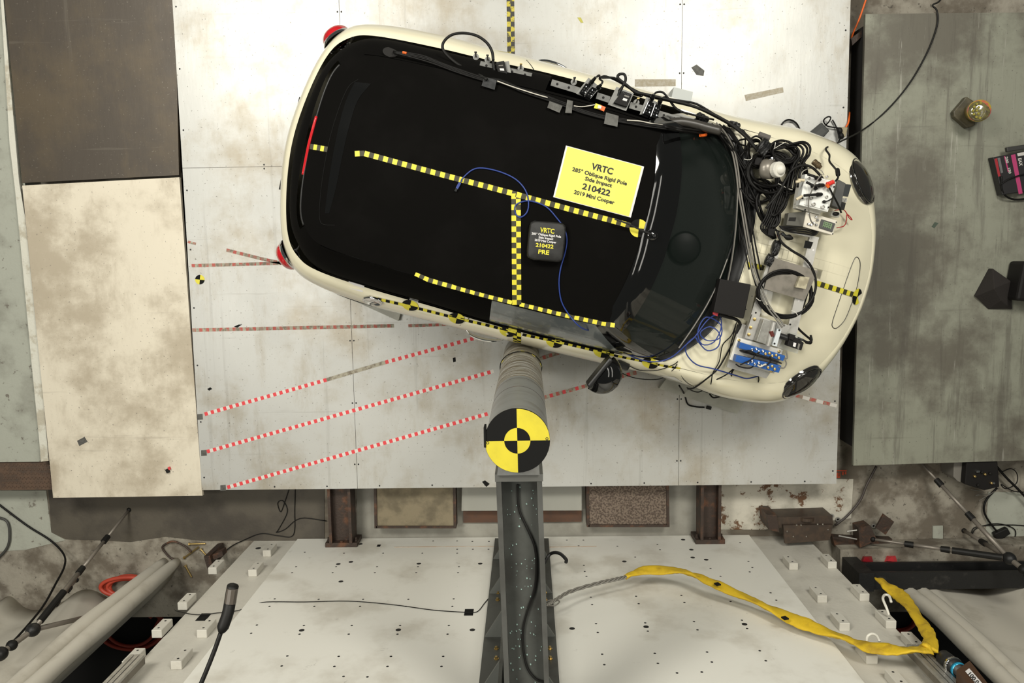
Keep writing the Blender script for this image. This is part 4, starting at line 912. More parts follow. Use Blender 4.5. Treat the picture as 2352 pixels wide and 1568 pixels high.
twin_lamp('twin black lamp with two cable glands nearest the windscreen', ((1489, 231), (1519, 243), (1509, 275), (1476, 261)), ((1485, 222), (1520, 240), (1500, 262), (1469, 263)), 1.20, ((1496, 232, 1500, 220), (1514, 240, 1518, 227)))
L = lambda z: (lambda x, y: at(x, y, z))
cable([(1133, 139), (1130, 118), (1118, 98), (1095, 82), (1065, 76), (1038, 80), (1020, 95), (1017, 112), (1030, 130), (1055, 150), (1085, 165), (1118, 182, 1.36)], .0085, M_RUBBER, 'thick black cable looping out from the rear camera and back over the roof edge', fn=L(1.22))
cable([(1366, 180), (1376, 173), (1380, 178), (1410, 179), (1425, 189), (1445, 200), (1470, 213), (1500, 222), (1560, 231), (1600, 239), (1640, 262), (1690, 290), (1720, 315), (1735, 340)], .0065, M_CABLE, 'black lamp cable running from the rear lamp over the left fender', fn=L(1.08))
cable([(1380, 195), (1384, 187), (1377, 180), (1392, 175), (1425, 190), (1450, 205), (1490, 222), (1550, 235), (1600, 248), (1650, 272), (1690, 296), (1728, 330)], .006, M_CABLE, 'second black lamp cable beside the first over the left fender', fn=L(1.07))
cable([(1431, 197), (1437, 183), (1434, 171), (1422, 171), (1420, 180), (1440, 196), (1460, 212), (1480, 216), (1540, 230), (1590, 243), (1650, 268), (1700, 302), (1740, 345)], .0085, M_RUBBER, 'thick black cable with a small loop above the middle camera', fn=L(1.13))
cable([(1500, 220), (1508, 212), (1522, 212), (1535, 226), (1548, 245), (1562, 255), (1590, 263), (1640, 275)], .006, M_CABLE, 'black cable arching out of the front lamp', fn=L(1.10))
cable([(1518, 227), (1528, 223), (1540, 233), (1555, 250), (1580, 262)], .006, M_CABLE, 'short black cable out of the front lamp joining the bundle', fn=L(1.09))
def wrap(c4, zt, h, label):
    rng = random.Random(len(label)); (x0, y0), (x1, y1), (x2, y2), (x3, y3) = c4; A = at((x0+x3)/2, (y0+y3)/2, zt-h/2); B_ = at((x1+x2)/2, (y1+y2)/2, zt-h/2); wv_ = (at(x0, y0, zt)-at(x3, y3, zt)).length/2
    d = (B_-A).normalized(); sd = d.cross(Vector((0, 0, 1))); rw = []
    for j in range(9):
        c = A+(B_-A)*j/8; k_ = (.45 if j in (0, 8) else 1); rw.append([c+(sd*wv_*math.cos(t)+Vector((0, 0, h/2*math.sin(t))))*k_*rng.uniform(.8, 1.12) for t in [2*math.pi*k/12 for k in range(12)]])
    g = G().grid(rw, closed=True); n_ = len(g.v); g.f += [tuple(range(12)), tuple(range(n_-12, n_))]; g.i += [0, 0]
    return tag(g.build('tape_wrap', mat('wrinkled_black_tape', (0.012, 0.012, 0.012), 0.22, 0, bump=.5, bscale=60)), label, 'tape')
wrap(((1455, 208), (1480, 210), (1475, 228), (1452, 218)), 1.10, .03, 'crumpled black tape wrap around the cables above the middle camera')
wrap(((1602, 255), (1630, 268), (1624, 288), (1596, 272)), 1.08, .05, 'crumpled black tape wrap on the left fender above the screen corner')
wrap(((1670, 275), (1700, 283), (1700, 297), (1672, 290)), 1.02, .05, 'crumpled black tape wrap around the cables hanging over the left fender')
wrap(((1742, 312), (1770, 330), (1760, 362), (1742, 350)), 1.10, .07, 'large shiny black tape wrap at the top of the bonnet cable tangle')
cable([(1500, 285), (1530, 284), (1560, 280), (1590, 284), (1620, 292), (1655, 301)], .026, mat('grey_sleeve', (0.045, 0.041, 0.035), 0.4), 'thick grey brown cable sleeve at the left corner of the windscreen', fn=L(1.20), n_=10)

# ------------------------------------------------------------------ cables and instruments on the bonnet
Hc = lambda l: (lambda x, y: H(x, y, l))
COWL = [(1640, 285, 1.10), (1662, 310, 1.08), (1680, 345, 1.06), (1690, 390, 1.05), (1696, 440, 1.05), (1706, 500, 1.05), (1716, 560, 1.05), (1728, 620, 1.06), (1742, 660, 1.07), (1762, 705, 1.08), (1785, 735, 1.10), (1797, 752, 1.11)]
def shift(p, dx, dy=0): return [(q[0]+dx, q[1]+dy, q[2]) if len(q) == 3 else (q[0]+dx, q[1]+dy) for q in p]
cable(COWL, .0055, M_GCABLE, 'light grey cable down the cowl to the clamp fixture, the one nearer the windscreen', group='pale cable pair')
cable(shift(COWL, 5, -3), .0055, M_GCABLE, 'light grey cable down the cowl to the clamp fixture, the one nearer the bonnet', group='pale cable pair')
rb = random.Random(21)
for i, (dx, end) in enumerate(((-9, 8), (-14, 7), (9, 9), (14, 7), (20, 8), (-4, 9))):
    cable([(q[0]+dx+rb.uniform(-3, 3), q[1]+rb.uniform(-2, 2), q[2]-.02-.004*i) for q in COWL[:end]], .005, M_CABLE, ('third thin black cable from the windscreen on the cowl', 'thin black cable on the cowl nearest the windscreen', 'thin black cable on the cowl just right of the pale pair', 'second thin black cable right of the pale pair on the cowl', 'thin black cable on the cowl nearest the bonnet coils', 'thin black cable on the cowl just left of the pale pair')[i], group='thin black cables on the cowl')
for i, p in enumerate([[(1640, 300), (1668, 320), (1705, 372), (1735, 420), (1770, 448), (1800, 455)], [(1655, 310), (1690, 360), (1712, 410), (1742, 470), (1770, 520), (1790, 532)], [(1700, 432), (1728, 470), (1760, 505), (1785, 530)], [(1650, 300), (1680, 322), (1720, 337), (1745, 333), (1762, 340)], [(1690, 298), (1708, 300), (1712, 318), (1710, 345), (1700, 360)], [(1715, 318), (1695, 325), (1690, 350), (1700, 372), (1712, 390)]]):
    cable(p, .0055, M_CABLE, ('black cable slanting from the screen corner under the big coil', 'black cable slanting from the screen corner down to the hood clamp', 'short black cable from the middle cowl to the hood clamp', 'black cable crossing level above the big coil', 'small black cable arch above the left end of the cowl', 'black cable bending down at the left of the big coil')[i], .05, group='stray black cables at the tangle')
def coil(cx_, cy_, rx, ry, loops, r, lift, label, m=M_CABLE, seed=1, rot=0.0, jit=3.0, dz=.004, name='cable_coil', ends=None, z=None):
    rng = random.Random(seed); pts = []; n_ = 12
    if ends and ends[0]: pts += [H(x, y, lift) if z is None else at(x, y, z) for x, y in ends[0]]
    for j in range(loops):
        ax, ay, ox, oy = rx+rng.uniform(-jit, jit), ry+rng.uniform(-jit, jit), rng.uniform(-jit, jit)*.6, rng.uniform(-jit, jit)*.6
        for k in range(n_):
            t = 2*math.pi*k/n_; x, y = ax*math.cos(t), ay*math.sin(t); px, py = cx_+ox+x*math.cos(rot)-y*math.sin(rot), cy_+oy+x*math.sin(rot)+y*math.cos(rot); l = lift+dz*j+.004*math.sin(3*t+j)
            pts.append(H(px, py, l) if z is None else at(px, py, z+l))
    if ends and ends[1]: pts += [H(x, y, lift) if z is None else at(x, y, z) for x, y in ends[1]]
    o = G().tube(pts, r, 6, 3).build(name, m, None, True); return tag(o, label, 'cable')
def tie(pix, parent, m=M_WHITEPL, lift=.10, r=.0022):
    return G().tube([H(x, y, lift) for x, y in pix], r, 4, 3).build('cable_tie', m, parent)
c1 = coil(1768, 392, 50, 42, 9, .0075, .03, 'big coil of black cable around the white dome sensor', seed=3, jit=8, dz=.006); tie(((1709, 365), (1718, 367), (1726, 364), (1728, 352)), c1); tie(((1787, 421), (1808, 432), (1820, 436)), c1); tie(((1779, 341), (1781, 327)), c1); tie(((1777, 342), (1790, 334), (1804, 326)), c1)
coil(1800, 350, 30, 20, 6, .0075, .07, 'black cable coil arching over the top of the tangle near the left fender', seed=4, jit=6, rot=.35)
for i, (x, y, rx, ry) in enumerate(((1840, 350, 13, 22), (1832, 352, 12, 20), (1824, 356, 11, 20), (1848, 348, 12, 22))):
    cable([(x-rx-30, y-14), (x-rx*.3, y-ry), (x+rx, y-ry*.5), (x+rx*.9, y+ry*.3), (x, y+ry), (x-10, y+ry+25), (x-16, y+ry+60)], .0075, M_CABLE, ('second tall black cable loop from the right beside the dome sensor', 'third tall black cable loop from the right beside the dome sensor', 'tall black cable loop nearest the dome sensor', 'rightmost tall black cable loop nearest the data logger')[i], .09+.012*i, group='tall black cable loops')
coil(1762, 480, 20, 42, 6, .0072, .03, 'long narrow coil of black cable below the dome sensor', seed=6, jit=6, rot=-.35, dz=.006)
coil(1790, 462, 16, 36, 5, .0072, .05, 'narrow coil of black cable beside the dark grey box', seed=8, jit=5, rot=.45, dz=.006)
coil(1745, 440, 28, 26, 4, .0065, .02, 'loose coil of black cable at the rear edge of the bonnet', seed=9, jit=7, dz=.006)
for i in range(7):
    x = 1800-i*5; cable([(x+12, 425+i*3), (x+2, 460), (x-10, 495), (x-22, 525), (1782-i, 548)], .0065, M_CABLE, 'black cable in the bundle running down from the coils to the hood clamp', .05+.005*i, group='black cables to the hood clamp')
coil(1736, 350, 24, 30, 5, .0062, .05, 'loose coil of black cable left of the large tape wrap', seed=14, jit=7, dz=.006)
coil(1818, 408, 26, 36, 5, .007, .04, 'black cable coil between the dome sensor and the data logger', seed=15, jit=7, rot=.5, dz=.006)
co = coil(1803, 676, 64, 51, 7, .0072, .09, 'neat round coil of black cable on the bonnet rails', seed=12, jit=4, rot=.1, dz=.004, ends=(None, [(1840, 715), (1828, 735), (1832, 752), (1848, 768), (1862, 780), (1862, 788), (1850, 786)])); tie(((1737, 684), (1744, 690), (1748, 690)), co, lift=.13); tie(((1817, 713), (1826, 716), (1832, 724)), co, lift=.13)
cable([(1785, 530), (1795, 556), (1820, 576), (1850, 595), (1868, 622), (1874, 655), (1866, 685), (1850, 705)], .008, M_RUBBER, 'thick black cable sweeping over the steel plate to the round coil', .13)
wrap(((1776, 548), (1795, 552), (1788, 590), (1768, 584)), 1.10, .06, 'shiny black tape wrap at the hood clamp')
wrap(((1764, 580), (1780, 588), (1772, 612), (1752, 606)), 1.10, .05, 'shiny black tape wrap over the corner of the dark steel plate')

# rails, plates and boxes
fr = thing('rail_frame', 'aluminium channel frame strapped across the bonnet', 'frame', H(1790, 680, 0))
quadbox('channel', ((1860, 545), (1880, 550), (1826, 785), (1803, 779)), 1.035, .03, M_ALUM, fr); quadbox('channel', ((1776, 560), (1794, 565), (1722, 800), (1702, 794)), 1.035, .03, M_ALUM, fr)
for x, y in ((1868, 574), (1859, 600), (1857, 606), (1835, 690), (1815, 745), (1736, 718), (1720, 752)): G().lathe(at(x, y, 1.0352), (0, 0, 1), [(.006, -.001), (.006, .0006), (.004, .0003)], 10).build('channel_hole', M_PAPERW if x > 1830 else M_HOLE, fr)
quadbox('black_tape', ((1850, 552), (1868, 556), (1862, 571), (1846, 569)), 1.0375, .002, M_BLK, fr)
for x, y in ((1762, 707), (1812, 545)): G().lathe(at(x, y, 1.05), (0, 0, 1), [(.016, -.03), (.018, 0), (.012, .008)], 12).build('knob', M_RUBBER, fr)
sp_ = quadbox('steel_sheet', ((1775, 591), (1879, 622), (1848, 690), (1755, 663)), 1.055, .012, M_STEEL); tag(sp_, 'dark bare steel plate across the bonnet rails', 'plate')
wb = thing('wooden_block', 'small pale block on the dark steel plate inside the round coil', 'block', at(1843, 650, 1.055)); bevel(quadbox('block_body', ((1838, 634), (1860, 637), (1851, 664), (1828, 660)), 1.09, .034, mat('pale_block', (0.42, 0.38, 0.27), 0.7, 0, (0.25, 0.22, 0.15), 30, .8), wb), .002)
bb = thing('recorder_box', 'flat black metal box on the cowl beside the windscreen', 'box', at(1680, 690, 1.02)); BB = ((1654, 640), (1725, 653), (1708, 732), (1638.5, 716.5))
bevel(quadbox('case', BB, 1.13, .09, M_DARKBOX, bb), .004)
quadbox('side_flange', ((1724, 654), (1738, 657), (1720, 740), (1708, 733)), 1.06, .004, mat('olive_flange', (0.14, 0.13, 0.09), 0.5), bb)
for x, y in ((1727.5, 680), (1714, 710)): G().lathe(at(x, y, 1.0605), (0, 0, 1), [(.004, 0), (.003, .002)], 8).build('rivet', M_CHROME, bb)
quadbox('red_plug', ((1639, 716), (1650, 719), (1648, 726), (1638, 722)), 1.10, .02, mat('red_plug', (0.5, 0.04, 0.05), 0.5), bb)
G().tube([at(1652, 722, 1.09), at(1672, 728, 1.09), at(1690, 733, 1.08), at(1700, 745, 1.06), at(1690, 765, 1.05)], .010, 8, 4).build('lead', M_RUBBER, bb)
# fixture plate with clamp block and camera
fx = thing('clamp_fixture', 'machined aluminium clamp fixture bolted to the bonnet rails', 'fixture', at(1760, 770, 1.03))
quadbox('base_plate', ((1728, 722), (1816, 748), (1788, 797), (1710, 776)), 1.055, .016, M_ALUM, fx)
cb_ = quadbox('clamp_block', ((1754, 733), (1779, 742), (1766, 793), (1737, 784)), 1.12, .06, mat('dull_aluminium', (0.27, 0.265, 0.24), 0.35, 0.8, (0.4, 0.39, 0.36), 20, .7), fx, .003)
G().cyl(at(1778, 740, 1.12), at(1764, 794, 1.12), .017, .017, 14).build('roller', M_ALUM, fx)
G().cyl(at(1771, 760, 1.13), at(1774, 772, 1.13), .013, .013, 10).build('red_pin', mat('dark_red_pin', (0.10, 0.015, 0.01), 0.4), fx)
fpp = quadbox('face_strip', ((1786, 754), (1795, 757), (1784, 796), (1774, 793)), 1.15, .09, mat('pale_aluminium', (0.62, 0.66, 0.68), 0.4, .4), fx)
for x, y in ((1790, 758), (1779, 789)): G().lathe(at(x, y, 1.1505), (0, 0, 1), [(.006, -.001), (.006, .0005), (.004, 0)], 10).build('face_hole', M_HOLE, fpp)
for x, y in ((1733, 733), (1720, 768), (1724, 752)): b_ = G().lathe(at(x, y, 1.055), (0, 0, 1), [(.011, 0), (.011, .003), (.007, .004), (.007, .012), (.004, .013)], 6).build('bolt', M_BRASS, fx)
hc = thing('high_speed_camera', 'black camera lying on the bonnet beside the clamp fixture', 'camera', at(1830, 790, 1.0))
quadbox('mount_plate', ((1796, 757), (1846, 770), (1832, 812), (1782, 797)), 1.04, .008, mat('clear_acrylic', (0.55, 0.56, 0.50), 0.2, 0, alpha=.45), hc)
G().cyl(at(1790, 770, 1.09), at(1815, 778, 1.09), .016, .019, 14).build('lens_barrel', M_TRIM, hc)
CB = ((1816, 767), (1847, 787), (1841, 805), (1808, 794)); b_ = quadbox('camera_body', CB, 1.12, .06, M_DARKBOX, hc, .004)
quadbox('body_step', ((1815, 766), (1828, 770), (1822, 782), (1812, 778)), 1.13, .03, M_DARKBOX, hc, .003)
quadbox('label_plate', ((1823, 786), (1829, 788), (1827, 797), (1821, 795)), 1.1212, .002, M_PAPERW, b_); quadbox('label_plate', ((1834, 788), (1838, 790), (1835, 802), (1831, 800)), 1.1212, .002, M_GCABLE, b_)
G().cyl(at(1831, 775, 1.11), at(1843, 780, 1.11), .008, .008, 10).build('connector', M_CHROME, hc)
cable([(1843, 780, 1.11), (1856, 786, 1.10), (1864, 782, 1.09), (1862, 770, 1.07)], .007, M_RUBBER, 'short black lead curving into the camera on the bonnet')
# amplifier tray with two blue modules
am = thing('amplifier_tray', 'white tray with two blue amplifier modules on the right of the bonnet', 'instrument', at(1735, 820, 1.0))
quadbox('base_plate', ((1700, 742), (1720, 748), (1700, 800), (1800, 812), (1760, 869), (1669, 843)), 1.005, .014, M_ALUM, am)
tr_ = quadbox('tray', ((1693, 774), (1800, 803), (1778, 858), (1676, 826)), 1.04, .035, M_WHITEPL, am, .003)
for x, y in ((1697, 781), (1789, 807), (1771, 852)): G().lathe(at(x, y, 1.04), (0, 0, 1), [(.009, 0), (.009, .004), (.005, .006)], 8).build('bolt', M_BRASS, tr_)
mm = [((1701, 786), (1804, 817), (1799, 829), (1697, 799)), ((1692, 815), (1795, 840), (1789, 856), (1688, 830))]
rb = random.Random(2)
for c4 in mm:
    md = quadbox('amplifier_module', c4, 1.10, .06, M_BLUEBOX, am, .002); (x0, y0), (x1, y1), (x2, y2), (x3, y3) = c4
    for i in range(9):
        s = .28+.075*i; t_ = .35 if i % 2 else .65
        x, y = (x0*(1-s)+x1*s)*(1-t_)+(x3*(1-s)+x2*s)*t_, (y0*(1-s)+y1*s)*(1-t_)+(y3*(1-s)+y2*s)*t_; p = at(x, y, 1.10)
        G().lathe(p, (0, 0, 1), [(.008, 0), (.008, .008), (.005, .009), (.004, .004)], 10).build('socket', M_CHROME if i < 4 else M_BRASS, md)
g = quadbox('divider', ((1706, 806), (1796, 833), (1795, 836), (1705, 809)), 1.11, .07, M_DARKBOX, am)
for i, pth in enumerate((((1707, 806), (1722, 805), (1736, 812), (1745, 808)), ((1735, 812), (1728, 824), (1712, 832), (1700, 838)), ((1768, 818), (1770, 828), (1764, 836), (1758, 836)), ((1802, 823), (1806, 835), (1800, 845), (1788, 842)), ((1806, 806), (1808, 822), (1800, 822)), ((1736, 836), (1722, 845), (1700, 842), (1690, 836)))):
    cable([(x, y, 1.13-.01*i) for x, y in pth], .0045, M_CABLE if i not in (3, 4) else M_GCABLE, 'short patch lead on the blue amplifier modules', group='patch leads on the amplifier')
cable([(1740, 838, 1.12), (1746, 842, 1.12), (1754, 838, 1.12), (1760, 836, 1.12)], .0055, M_WCABLE, 'short white patch lead on the front blue module')
for i, pth in enumerate((((1695, 745), (1686, 780), (1676, 800), (1650, 845), (1620, 872), (1595, 890, .80), (1580, 893, .72)), ((1692, 740), (1680, 770), (1660, 792), (1652, 830), (1638, 855), (1634, 875), (1632, 895, .75), (1645, 910, .6)), ((1690, 748), (1676, 805), (1684, 838), (1720, 842), (1736, 838)), ((1700, 838), (1682, 852), (1678, 880, .82), (1665, 905, .65), (1640, 913, .55), (1630, 905, .5)), ((1690, 842), (1665, 862), (1630, 878, .86), (1610, 890, .75)), ((1733, 852), (1742, 866), (1740, 880, .85), (1722, 900, .7), (1705, 913, .6)))):
    cable(pth, .0055 if i in (0, 3) else .0038, M_CABLE, ('thick black cable dropping from the amplifier over the right fender', 'thin black cable hanging from the recorder box over the right fender', 'black cable from the recorder box along the amplifier tray', 'black cable looping down from the amplifier below the right fender edge', 'thin black cable crossing low over the right fender', 'thin pale edged cable from the tray over the right headlight side')[i], .025)
cable([(1578, 890, .7), (1590, 897, .5), (1605, 900, .45), (1625, 893, .5), (1650, 900, .5)], .004, M_CABLE, 'tangled thin cable hanging at the right wheel arch')
cable([(1560, 885, .3), (1572, 905, .03), (1580, 928, .012), (1600, 934, .012), (1618, 935, .012)], .006, M_CABLE, 'black power cord with plug on the floor beside the right front wheel')
o = G().box(at(1628, 936, .014), (.018, -.004, 0), (.003, .012, 0), (0, 0, .009)).build('power_plug', M_RUBBER); bevel(o, .003); tag(o, 'black power plug lying on the floor by the right front wheel', 'plug')
for pth, lb in ((((1440, 838), (1470, 850), (1510, 850), (1545, 838), (1557, 830)), 'thin black wire drooping from the door mirror along the door'), (((1400, 812), (1420, 850), (1460, 868), (1515, 870), (1545, 850), (1555, 836)), 'thin black wire looping lower below the door mirror')):
    cable(pth, .003, M_CABLE, lb, fn=lambda x, y: surf(x, y, .75, .012))
# white logger box with connectors
dl = thing('data_logger', 'white data logger box full of round sockets on the bonnet', 'instrument', at(1875, 440, 1.0))
quadbox('lower_case', ((1838, 412), (1905, 432), (1884, 494), (1829, 478)), 1.08, .07, M_WHITEPL, dl, .003)
up = quadbox('upper_case', ((1850, 399), (1921, 417), (1902, 487), (1836, 471)), 1.15, .07, mat('bright_white_case', (0.74, 0.74, 0.70), 0.35), dl, .004)
tp = quadbox('top_plate', ((1860, 403), (1917, 419), (1900, 483), (1847, 470)), 1.156, .007, mat('bright_white_case', (0.74, 0.74, 0.70), 0.35), up, .003)
for x, y, r in ((1901, 436, .009), (1898, 452, .009), (1863, 455, .009), (1868, 469, .012), (1889, 475, .012), (1858, 409, .007), (1899, 406, .008)): G().lathe(at(x, y, 1.156), (0, 0, 1), [(r, 0), (r, .006), (r*.7, .007), (r*.6, .002)], 14).build('socket', M_ALUM, tp)
for x, y in ((1915, 429), (1902, 476), (1849, 482), (1843, 455), (1857, 410)): G().lathe(at(x, y, 1.1505), (0, 0, 1), [(.005, -.001), (.005, .006)], 8).build('screw_hole', M_HOLE, up)
for a, b in (((1862, 427), (1892, 425)), ((1852, 418), (1876, 433)), ((1846, 449), (1888, 446)), ((1855, 400), (1885, 412))):
    P0, P1 = at(*a, 1.19), at(*b, 1.17); pb = G().tube([P0, (P0+P1)/2+Vector((0, 0, .012)), P1], .0075, 8, 4).build('plug_lead', M_RUBBER, dl, True); d = (P1-P0).normalized(); G().cyl(P1-d*.03, P1+Vector((0, 0, -.01)), .0125, .011, 10).build('plug', M_RUBBER, pb)
pb = G().tube([at(1893, 463, 1.17), at(1902, 461, 1.18), at(1912, 455, 1.17)], .004, 6, 4).build('plug_lead', M_RUBBER, dl); ell(at(1893, 463, 1.163), Vector((.011, 0, 0)), Vector((0, .009, 0)), Vector((0, 0, .009)), 'plug', M_RUBBER, pb)
for a, b in (((1833, 413), (1848, 414)), ((1828, 418), (1838, 416)), ((1829, 458), (1843, 450))): G().cyl(at(*a, 1.17), at(*b, 1.17), .008, .008, 8).build('cream_ferrule', mat('cream_ferrule', (0.6, 0.52, 0.36), 0.5), dl)
# round connector, red boot and its leads
mc = thing('round_connector', 'brown round metal connector lying above the data logger', 'connector', at(1875, 375, 1.0)); P0, P1 = at(1868, 370, 1.06), at(1884, 384, 1.06)
G().lathe(P0, P1-P0, [(.016, 0), (.018, .004), (.018, .022), (.016, .024), (.019, .028), (.019, .045), (.013, .048), (.012, .06)], 14).build('connector_shell', mat('brown_anodised', (0.12, 0.085, 0.045), 0.4, .6), mc)
rbo = thing('red_plug', 'ribbed red plug boot at the top corner of the data logger', 'plug', at(1912, 420, 1.1)); P0, P1 = at(1899, 424, 1.18), at(1920, 415, 1.18)
G().lathe(P0, P1-P0, [(.012, 0), (.016, .006)]+[(.014 if k % 2 else .011, .012+.006*k) for k in range(6)], 10).build('ribbed_boot', mat('red_rubber', (0.65, 0.03, 0.02), 0.5), rbo)
cable([(1920, 415, 1.18), (1925, 407, 1.16), (1923, 394, 1.14), (1915, 383, 1.06), (1905, 370, .99), (1905, 356, .96), (1897, 344, .93), (1900, 338, .85), (1920, 330, .6), (1985, 296, .05), (2040, 250, .012), (2090, 190, .012), (2130, 120, .012), (2152, 60, .012), (2152, 25, .012), (2142, 12, .012), (2160, 0, .012), (2175, -40, .012)], .006, M_RUBBER, 'long black cable from the bonnet across the gap and over the green plate')
o = G().cyl(at(1923, 389, 1.11), at(1925, 402, 1.15), .013, .013, 12).build('ferrite_core', M_RUBBER); bevel(o, .003); tag(o, 'black ferrite cylinder on the cable above the left headlight', 'ferrite core')
cable([(1902, 426, 1.19), (1912, 445, 1.16), (1925, 470, 1.10), (1932, 488, 1.06)], .006, M_RUBBER, 'black lead crossing the white logger to the small grey adapter')
G().tube([at(1899, 424, 1.19), at(1903, 430, 1.185)], .010, 8, 2).build('orange_band', M_ORANGE, rbo)
cable([(1888, 400, 1.2), (1876, 415, 1.2), (1866, 435, 1.19), (1858, 455, 1.18), (1857, 480, 1.17), (1862, 505, 1.15), (1868, 514, 1.14)], .0045, M_GCABLE, 'grey lead hanging down across the white data logger')
cable([(1760, 478), (1790, 440), (1815, 395), (1840, 380), (1862, 383), (1880, 398), (1895, 418)], .008, M_RUBBER, 'thick black cable arching from the tangle over the data logger', .13)
cable([(1838, 405), (1846, 392), (1865, 386), (1885, 390), (1893, 402)], .003, M_WCABLE, 'thin white wire arching above the data logger', .10)
cable([(1842, 412), (1832, 430), (1836, 448), (1826, 470)], .004, M_GCABLE, 'grey wire on the left edge of the data logger', .10)
ps = thing('power_supply', 'dark grey slim power unit with heat sink beside the data logger', 'power unit', at(1925, 450, 1.0))
quadbox('case', ((1926, 412), (1943, 421), (1930, 480), (1910, 472)), 1.06, .07, mat('dark_grey_case', (0.07, 0.07, 0.065), 0.5), ps, .003); quadbox('heat_sink', ((1938, 422), (1956, 424), (1948, 452), (1936, 450)), 1.05, .04, M_CHROME, ps, .002)
for k in range(6): quadbox('sink_fin', ((1933+k*2.4, 455), (1934.2+k*2.4, 455), (1932.6+k*2.4, 464), (1931.4+k*2.4, 464)), 1.04, .03, M_ALUM, ps)
quadbox('plug_block', ((1932, 463), (1943, 466), (1939, 482), (1928, 478)), 1.05, .04, M_RUBBER, ps)
ad = thing('cable_adapter', 'small clear adapter with red wires near the left headlight', 'adapter', at(1922, 492, .95)); quadbox('adapter_body', ((1911, 484), (1931, 488), (1927, 500), (1909, 496)), 1.03, .05, mat('clear_plastic', (0.5, 0.5, 0.46), 0.2, 0, alpha=.7), ad, .003)
ell(at(1920, 491, 1.035), Vector((.02, 0, 0)), Vector((0, .012, 0)), Vector((0, 0, .01)), 'black_plug', M_RUBBER, ad)
cable([(1917, 483), (1935, 481), (1943, 487), (1950, 500), (1957, 505), (1952, 497), (1945, 493), (1944, 507), (1938, 519), (1922, 523)], .003, mat('red_wire', (0.45, 0.02, 0.02), 0.5), 'thin red wire twisted in a small loop near the left headlight', .05)
# meter box with display
mb = thing('meter_box', 'white meter box with a green display below the data logger', 'meter', at(1885, 515, .95))
cs = quadbox('case', ((1852, 486), (1923, 506), (1913, 540), (1845, 521)), 1.08, .10, mat('meter_case', (0.62, 0.58, 0.49), 0.45), mb, .003)
bz_ = quadbox('display_bezel', ((1887, 503), (1919, 513), (1912, 533), (1881, 523)), 1.088, .010, mat('bezel_grey', (0.05, 0.05, 0.048), 0.4), mb, .002)
quadbox('display', ((1893, 508), (1912, 514), (1908, 526), (1889, 520)), 1.0886, .002, M_LCD, bz_)
for j in range(3):
    for k in range(4): x, y = 1893.5+k*4.2-j*1.2, 510.5+k*1.3+j*3.9; quadbox('digit', ((x, y), (x+2.6, y+.8), (x+2.0, y+3.0), (x-.6, y+2.2)), 1.0892, .0006, mat('lcd_dark', (0.03, 0.05, 0.03), 0.4), bz_)
for x, y in ((1920.5, 510), (1912.5, 537), (1857, 490)): G().lathe(at(x, y, 1.08), (0, 0, 1), [(.005, 0), (.004, .002)], 8).build('screw', M_CHROME, cs)
for x, y in ((1874, 498), (1877, 505), (1868, 512), (1874, 516), (1856, 514), (1862, 516)): G().lathe(at(x, y, 1.08), (0, 0, 1), [(.008, 0), (.008, .01), (.005, .014)], 8).build('terminal', M_CHROME, cs)
gb = thing('grey_box', 'dark olive grey box wired into the meter box', 'box', at(1828, 503, .95)); bevel(quadbox('case', ((1811, 489), (1851, 485), (1845, 521), (1806, 517)), 1.07, .07, mat('olive_grey', (0.075, 0.072, 0.058), 0.5), gb), .003); quadbox('recess', ((1813, 499), (1829, 499), (1827, 508), (1811, 507)), 1.071, .002, M_HOLE, gb)
tag(quadbox('aluminium_bar', ((1795, 524), (1882, 545), (1880, 550), (1793, 529)), 1.03, .02, M_ALUM), 'thin aluminium bar under the meter box', 'bar')
for i in range(4): cable([(1790+i*2, 520+i*2), (1820, 521+i*4), (1850, 522+i*5), (1872, 530+i*3), (1884, 522)], .005, M_CABLE, 'black lead running along the front of the meter box', .12+.008*i, group='leads at the meter box')
# dome sensor, silver puck, black boxes in the tangle
ds = thing('dome_sensor', 'white dome sensor on a grey cylinder inside the cable coil', 'sensor', at(1780, 390, 1.0)); P0, P1 = at(1752, 388, 1.05), at(1784, 389, 1.10)
G().lathe(P0, P1-P0, [(.055, 0), (.058, .01), (.058, .06)], 20).build('housing', mat('grey_housing', (0.22, 0.20, 0.17), 0.35, .3), ds, True)
c = at(1790, 389, 1.13); G().lathe(c, (0.5, 0, 1), [(.046, -.03), (.046, 0), (.044, .004), (.03, .005)], 20).build('flange', M_WHITEPL, ds); ell(c+Vector((.004, 0, .004)), Vector((.031, 0, 0)), Vector((0, .031, 0)), Vector((0, 0, .026)), 'dome', M_WHITEPL, ds)
o = G().lathe(at(1773, 367, 1.02), (0, 0, 1), [(.022, -.02), (.022, 0), (.016, .008), (.0, .01)], 18).build('silver_puck', M_CHROME); tag(o, 'shiny silver knob beside the white dome sensor', 'knob')
o = quadbox('black_box', ((1735, 360), (1752, 362), (1750, 380), (1732, 378)), 1.05, .05, M_DARKBOX, None, .003); tag(o, 'small black box in the coil left of the dome sensor', 'box')
o = quadbox('black_box', ((1765, 524), (1782, 526), (1779, 544), (1764, 540)), 1.07, .06, M_DARKBOX, None, .004); tag(o, 'small black box above the hood clamp', 'box')
o = G().tube([at(1743, 308, 1.06), at(1768, 317, 1.06)], .016, 10, 2).build('foam_tube', mat('grey_foam', (0.11, 0.10, 0.09), 0.8)); tag(o, 'short grey foam tube on the left fender above the tape wrap', 'tube')
